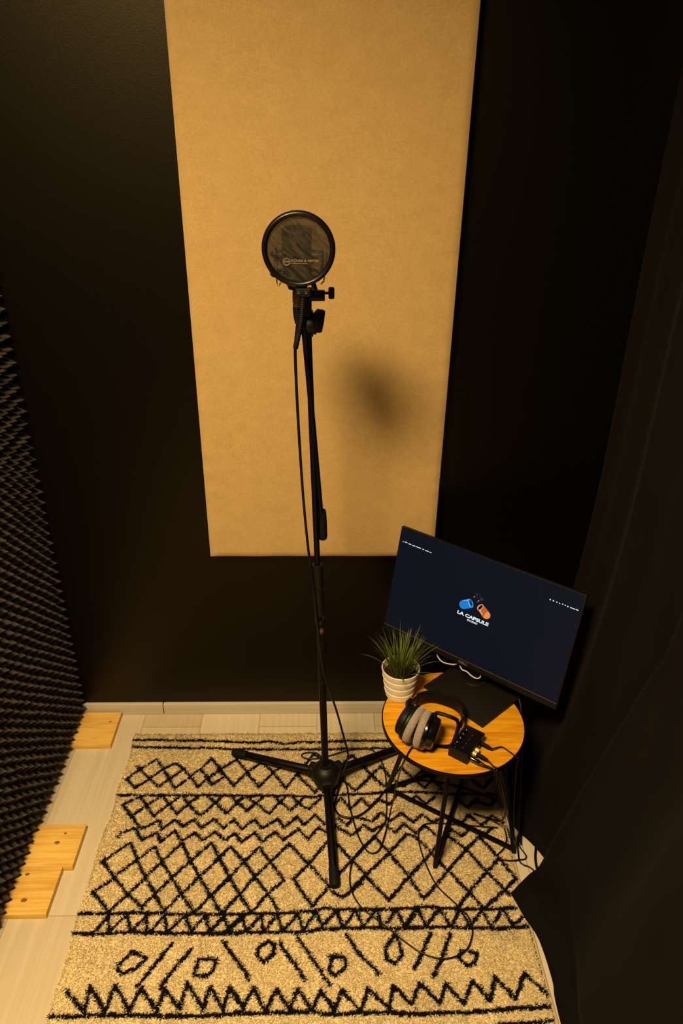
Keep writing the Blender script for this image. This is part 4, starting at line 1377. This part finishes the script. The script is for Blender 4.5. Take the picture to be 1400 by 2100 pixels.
# ---------------------------------------------------------------- grass in a ribbed pot
def potted_grass():
    c = Vector((0.2085, 1.515, TZ))
    t = thing('potted_plant', 'grass plant in a cream ribbed pot at the left edge of the round table', 'plant', c)
    H, r0, r1 = 0.092, 0.0375, 0.0505
    prof = [(0, 0.0), (r0 - 0.002, 0.0), (r0, 0.002)]
    for k in range(4):
        za, zb = H * k / 4 + (0.002 if k == 0 else 0), H * (k + 1) / 4
        ra, rb = r0 + (r1 - r0) * za / H, r0 + (r1 - r0) * zb / H
        prof += [(ra - .0004, za + 0.0008), (rb + 0.0014, zb - 0.0012), (rb + 0.0011, zb - 0.0002)]
    prof += [(r1 + .001, H), (r1 - 0.0006, H + 0.0009), (r1 - 0.0024, H - 0.0004), (r1 - 0.006, H - 0.022), (0, H - 0.022)]
    mb = MB()
    mb.lathe(prof, Matrix.Translation(c), 56)
    mb.build('pot', noisy('cream_ceramic', (0.66, 0.58, 0.44), (0.74, 0.67, 0.53), (40, 40, 300), 0.42, 0.4), t)
    mb = MB()
    mb.lathe([(0, H - 0.018), (r1 - 0.006, H - 0.0195)], Matrix.Translation(c), 30)
    mb.build('soil', noisy('dark_soil', (0.012, 0.008, 0.005), (0.03, 0.02, 0.012), (300, 300, 300), 0.95, 0.1, 0.6, 0.003), t)
    r = random.Random(21)
    mb = MB()

    def blade(root, az, lean, ln, droop, w):
        rows = []
        p = root.copy()
        n = 9
        th = lean
        d = Vector((math.cos(az), math.sin(az), 0))
        sd = Vector((-d.y, d.x, 0))
        for i in range(n + 1):
            s = i / n
            ww = w * (1 - s ** 2.2) * (0.6 + 0.8 * min(1, s * 3) * .5)
            up = d * math.sin(th) + Z * math.cos(th)
            nr = up.cross(sd)
            rows.append([p + sd * ww, p + nr * ww * 0.35, p - sd * ww])
            p = p + up * (ln / n)
            th += droop / n * (0.4 + 1.4 * s)
        mb.quad_grid(rows)
    for i in range(120):
        az = r.uniform(0, 2 * math.pi)
        rr = 0.026 * math.sqrt(r.random())
        root = c + Vector((rr * math.cos(az), rr * math.sin(az), H - 0.020))
        a2 = az + r.uniform(-0.7, 0.7)
        blade(root, a2, r.uniform(0.0, 0.16) + rr * 14 * r.uniform(.5, 1.3), r.uniform(0.075, 0.125), r.uniform(0.1, 0.9), r.uniform(0.0014, 0.0024))
    for az, lean, ln, dr in ((-0.35, 0.65, 0.115, 0.8), (-0.9, 0.75, 0.10, 1.1), (2.6, 0.62, 0.12, 0.5), (3.1, 0.7, 0.115, 0.9), (2.2, 0.5, 0.125, 0.2), (-1.6, 0.75, 0.085, 1.3), (0.2, 0.7, 0.12, 0.5), (-0.6, 0.9, 0.10, 0.6), (0.9, 0.5, 0.13, 0.3), (1.6, 0.25, 0.14, 0.2)):
        blade(c + Vector((0.02 * math.cos(az), 0.02 * math.sin(az), H - 0.018)), az, lean, ln, dr, 0.0019)
    m = noisy('grass_green', (0.035, 0.055, 0.008), (0.125, 0.15, 0.022), (40, 40, 25), 0.5, 0.35)
    mb.build('grass_blades', m, t, 180)
    return t


potted_grass()


# ---------------------------------------------------------------- headphones
def headphones():
    A = Vector((0.885, -0.466, 0)).normalized()
    Dh = Vector((-A.y, A.x, 0))
    c = Vector((0.2375, 1.335, TZ + 0.0525))
    til = math.radians(11)
    D = (Dh * math.cos(til) - Z * math.sin(til)).normalized()
    U = A.cross(D).normalized()
    if U.z < 0:
        U = -U
    t = thing('headphones', 'black studio headphones with grey velour pads lying on the round table', 'headphones', (c.x, c.y, TZ))

    def P(a, d, u=0.0):
        return c + A * a + D * d + U * u
    M_pad = noisy('grey_velour', (0.21, 0.165, 0.14), (0.39, 0.315, 0.265), (260, 260, 260), 0.95, 0.1, 0.7, 0.002, 4.0, 0.3, 0.7, 0.3)
    for sgn, toe in ((-1, 0.16), (1, -0.16)):
        # the pads meet at the front and open slightly towards the band
        ax = (A * sgn + D * 0.06 + U * (0.20 if sgn < 0 else -0.10)).normalized()
        base = P(sgn * 0.0005, 0, 0)
        M = axis_matrix(base, ax)
        prof = [(0.0, 0.012), (0.026, 0.012), (0.030, 0.005), (0.035, 0.001), (0.041, 0.0005), (0.0465, 0.004), (0.0490, 0.010), (0.0480, 0.017), (0.0455, 0.0195), (0.0, 0.0195)]
        mb = MB()
        mb.lathe(prof, M, 56)
        pad = mb.build('ear_pad', M_pad, t, 180)
        pad['label'] = 'grey velour ear pad'
        mb = MB()
        mb.lathe([(0, 0.0195), (0.0462, 0.0195), (0.0475, 0.021), (0.0475, 0.026), (0.0455, 0.029), (0.0410, 0.0315), (0.0400, 0.042), (0.0375, 0.046), (0.030, 0.049), (0.0285, 0.0482), (0, 0.0488)], M, 56)
        cup = mb.build('ear_cup', M_gloss if sgn > 0 else M_plastic, t, 30)
        # yoke fork
        e = 0.017 + sgn * 0.068
        root = P(e, 0.060, 0)
        oc = base + ax * 0.036
        tip1, tip2 = oc + U * 0.046 + D * 0.004, oc - U * 0.046 + D * 0.004
        mb = MB()
        k1 = P(e - sgn * 0.006, 0.028, 0.040)
        k2 = P(e - sgn * 0.006, 0.028, -0.040)
        mb.tube([tip1 - U * 0.006, tip1 + D * 0.012 + U * 0.003, k1, P(e, 0.046, 0.020), root], 0.0050, 8, 6)
        mb.tube([tip2 + U * 0.006, tip2 + D * 0.012 - U * 0.001, k2, P(e, 0.046, -0.020), root], 0.0050, 8, 6)
        mb.tube([root, P(e, 0.078, 0)], 0.0042, 8)
        mb.build('yoke', M_black, t)
    # padded headband
    pts, ups = [], []
    n = 40
    for i in range(n + 1):
        q = math.pi * (1 - i / n)
        ex = 0.72
        ca, sa = math.cos(q), math.sin(q)
        pts.append((0.017 + 0.070 * math.copysign(abs(ca) ** ex, ca), 0.074 + 0.088 * abs(sa) ** 0.9))
    def band(i0, i1, off_in, off_out, hw, name, mat, rough=None):
        mb = MB()
        rows = []
        for i in range(i0, i1 + 1):
            a, d = pts[i]
            a0, d0 = pts[max(i - 1, 0)]
            a1, d1 = pts[min(i + 1, n)]
            tv = Vector((a1 - a0, d1 - d0)).normalized()
            nv = Vector((-tv.y, tv.x))
            row = []
            for k in range(12):
                th = 2 * math.pi * k / 12
                x = math.copysign(abs(math.cos(th)) ** 0.6, math.cos(th))
                y = math.copysign(abs(math.sin(th)) ** 0.6, math.sin(th))
                o = (off_out + off_in) / 2 + (off_out - off_in) / 2 * x
                row.append(P(a + nv.x * o, d + nv.y * o, y * hw))
            rows.append(row + [row[0]])
        mb.quad_grid(rows)
        for row in (rows[0], rows[-1]):
            vs = [mb.bm.verts.new(p) for p in row[:-1]]
            mb.bm.faces.new(vs)
        return mb.build(name, mat, t, 40)
    hb = band(6, n - 6, -0.0055, 0.0042, 0.0175, 'headband', noisy('black_leatherette', (0.003, 0.0027, 0.0023), (0.005, 0.0045, 0.004), (200, 200, 200), 0.45, 0.18, 0.6, 0.0012))
    band(0, 7, -0.0038, 0.0038, 0.0115, 'slider', M_plastic)
    band(n - 7, n, -0.0038, 0.0038, 0.0115, 'slider', M_plastic)
    for i in (3, n - 3):
        a, d = pts[i]
        mb = MB()
        mb.cyl(P(a - .001, d, 0.0105), P(a - .001, d, 0.0128), 0.0024, 14)
        mb.build('screw', M_steel, t)
    # cord out of the near cup, over the table edge and round on the rug to the stand
    s = c + A * 0.026 - D * 0.040 - U * 0.012
    pts_ = [s, at_z(846, 1532, TZ + .010), at_z(838, 1542, TZ + .005), at_z(829, 1560, TZ + .003), at_z(824, 1571, TZ - .006), at_z(815, 1600, .22), at_z(806, 1640, .10), fl(799, 1670), fl(791, 1704), fl(782, 1733), fl(773, 1747), fl(760, 1749), fl(749, 1741), fl(736, 1718), fl(725, 1686),
            fl(721, 1672), fl(716, 1650), fl(712, 1618), fl(707, 1602), fl(702, 1588, .03)]
    mb = MB()
    mb.tube(pts_, 0.0021, 8, 8)
    mb.build('cord', M_cable, t, 80)
    return t


headphones()


# ---------------------------------------------------------------- small mixer box with plugs
def mixer():
    ang = math.radians(53.1)
    ux = Vector((math.cos(ang), math.sin(ang), 0))
    uy = Vector((-ux.y, ux.x, 0))
    Lx, Ly, Hh = 0.0935, 0.053, 0.029
    c = Vector((0.3575, 1.3145, TZ))
    t = thing('headphone_amplifier', 'small black headphone amplifier box with four knobs beside the grey headphones', 'audio box', c)
    R = Matrix.Rotation(ang, 3, 'Z')

    def P(x, y, z):
        return c + ux * x + uy * y + Z * z
    mb = MB()
    mb.box(P(0, 0, Hh / 2 + .001), (Lx, Ly, Hh), R, 0.0014)
    mb.build('case', M_plastic, t)
    mb = MB()
    mb.box(P(0, 0, Hh + .0012), (Lx - 0.006, Ly - 0.005, 0.001), R)
    mb.build('top_plate', M_gloss, t)
    for x in (-0.030, -0.013, 0.003, 0.020):
        mb = MB()
        p = P(x, Ly / 2 - 0.011, Hh + 0.0015)
        mb.lathe([(0.0058, 0), (0.0056, 0.006), (0.0048, 0.0085), (0.0032, 0.009), (0, 0.0088)], Matrix.Translation(p), 24)
        k = mb.build('knob', M_gloss, t)
        mb = MB()
        mb.box(p + Vector((0.0018, -0.0012, 0.0092)), (0.0045, 0.0009, 0.0006), Matrix.Rotation(ang + 0.4, 3, 'Z'))  # white sliver paints a highlight onto each glossy knob top
        mb.build('painted_glint', principled('glint_white', (0.7, 0.68, 0.62), 0.4, 0.5), k)
    M_print = principled('grey_mark', (0.07, 0.065, 0.06), 0.5, 0.4)
    for x in (-0.030, -0.013, 0.003, 0.020):
        mb = MB()
        mb.box(P(x, -0.004, Hh + .0018), (0.007, 0.0012, 0.0002), R)
        mb.build('panel_mark', M_print, t)
    # jack sockets on the right long side
    M_j = M_gold
    for x, mat, nm in ((-0.017, M_j, 'jack_nut'), (-0.003, M_j, 'jack_nut')):
        mb = MB()
        q = P(x, -Ly / 2, 0.016)
        mb.lathe([(0.0, 0), (0.0062, 0), (0.0064, 0.004), (0.0052, 0.0045), (0.0052, 0.009), (0.0, 0.009)], axis_matrix(q, -uy), 12)
        k = mb.build(nm, mat, t)
        k['label'] = 'gold jack nut'
    mb = MB()
    mb.box(P(0.018, -Ly / 2 - 0.001, 0.015), (0.026, 0.003, 0.012), R, 0.0008)
    mb.build('port_block', M_gloss, t)
    return t, P, ux, uy, Ly


mx_, mP, mux, muy, mLy = mixer()
D_ = -muy


def plug_cable(name, label, base, length, radius, mat, pts, r_cord, ring=True):
    t = thing(name, label, 'cable', (base.x, base.y, TZ))
    mb = MB()
    e = base + D_ * length
    mb.lathe([(0, 0), (radius * .8, 0), (radius, 0.001), (radius, length * .62), (radius * .85, length * .66), (radius * .8, length * .75), (radius * .55, length), (0, length)], axis_matrix(base, D_ + Vector((0, 0, -0.05))), 22)
    p = mb.build('plug', mat, t)
    mb = MB()
    e = base + (D_ + Vector((0, 0, -0.05))).normalized() * length * .97
    mb.tube([e - D_ * .004, e] + pts, r_cord, 8, 8)
    mb.build('cord', M_cable, t, 80)
    return t


plug_cable('power_cable', 'black cable plugged into the far end of the small black box', mP(0.026, -mLy / 2 - 0.001, 0.014), 0.030, 0.0048, M_rubber,
           [at_z(1028, 1532, TZ + .004), at_z(1042, 1540, TZ + .003), at_z(1054, 1549, TZ + .003), at_z(1063, 1557, TZ + 0.002), Vector((0.480, 1.278, 0.35)), Vector((0.495, 1.290, 0.20)), Vector((0.515, 1.305, 0.07)), at_z(1060, 1735, .02), at_z(1062, 1745, .008), at_z(1064, 1765, .006)], 0.0018)
plug_cable('jack_cable', 'thin black cable with a matt plug in the middle socket of the small box', mP(-0.015, -mLy / 2 - 0.009, 0.016), 0.030, 0.0050, M_rubber,
           [at_z(1011, 1571, TZ + .008), at_z(1019, 1577, TZ + .004), Vector((0.418, 1.238, TZ - 0.010)), Vector((0.440, 1.240, 0.30)), Vector((0.470, 1.270, 0.20)), Vector((0.505, 1.315, 0.08)), fl(1046, 1720), fl(1040, 1700)], 0.0020)
plug_cable('audio_cable', 'glossy black cable with a metal barrel plug at the small box corner', mP(-0.034, -mLy / 2 - 0.0015, 0.015), 0.036, 0.0062, principled('gunmetal', (0.12, 0.11, 0.10), 0.16, 0.5, 1.0),
           [at_z(1009, 1577, TZ + .008), at_z(1019, 1588, TZ - 0.002), at_z(1027, 1603, .345), at_z(1033, 1630, .28), at_z(1037, 1655, .20), at_z(1034, 1675, .12), at_z(1024, 1684, .06), fl(1000, 1678), fl(970, 1668)], 0.0029)
cable('monitor_cable', 'black cable hanging from behind the monitor down past the right table leg', [Vector((0.47, 1.56, 0.50)), Vector((0.52, 1.535, 0.42)), Vector((0.537, 1.45, 0.34)), Vector((0.541, 1.40, 0.20)), Vector((0.541, 1.35, 0.06)), Vector((0.545, 1.32, 0.008)), at_z(1068, 1715, .005), at_z(1072, 1700, .005)], 0.0026)
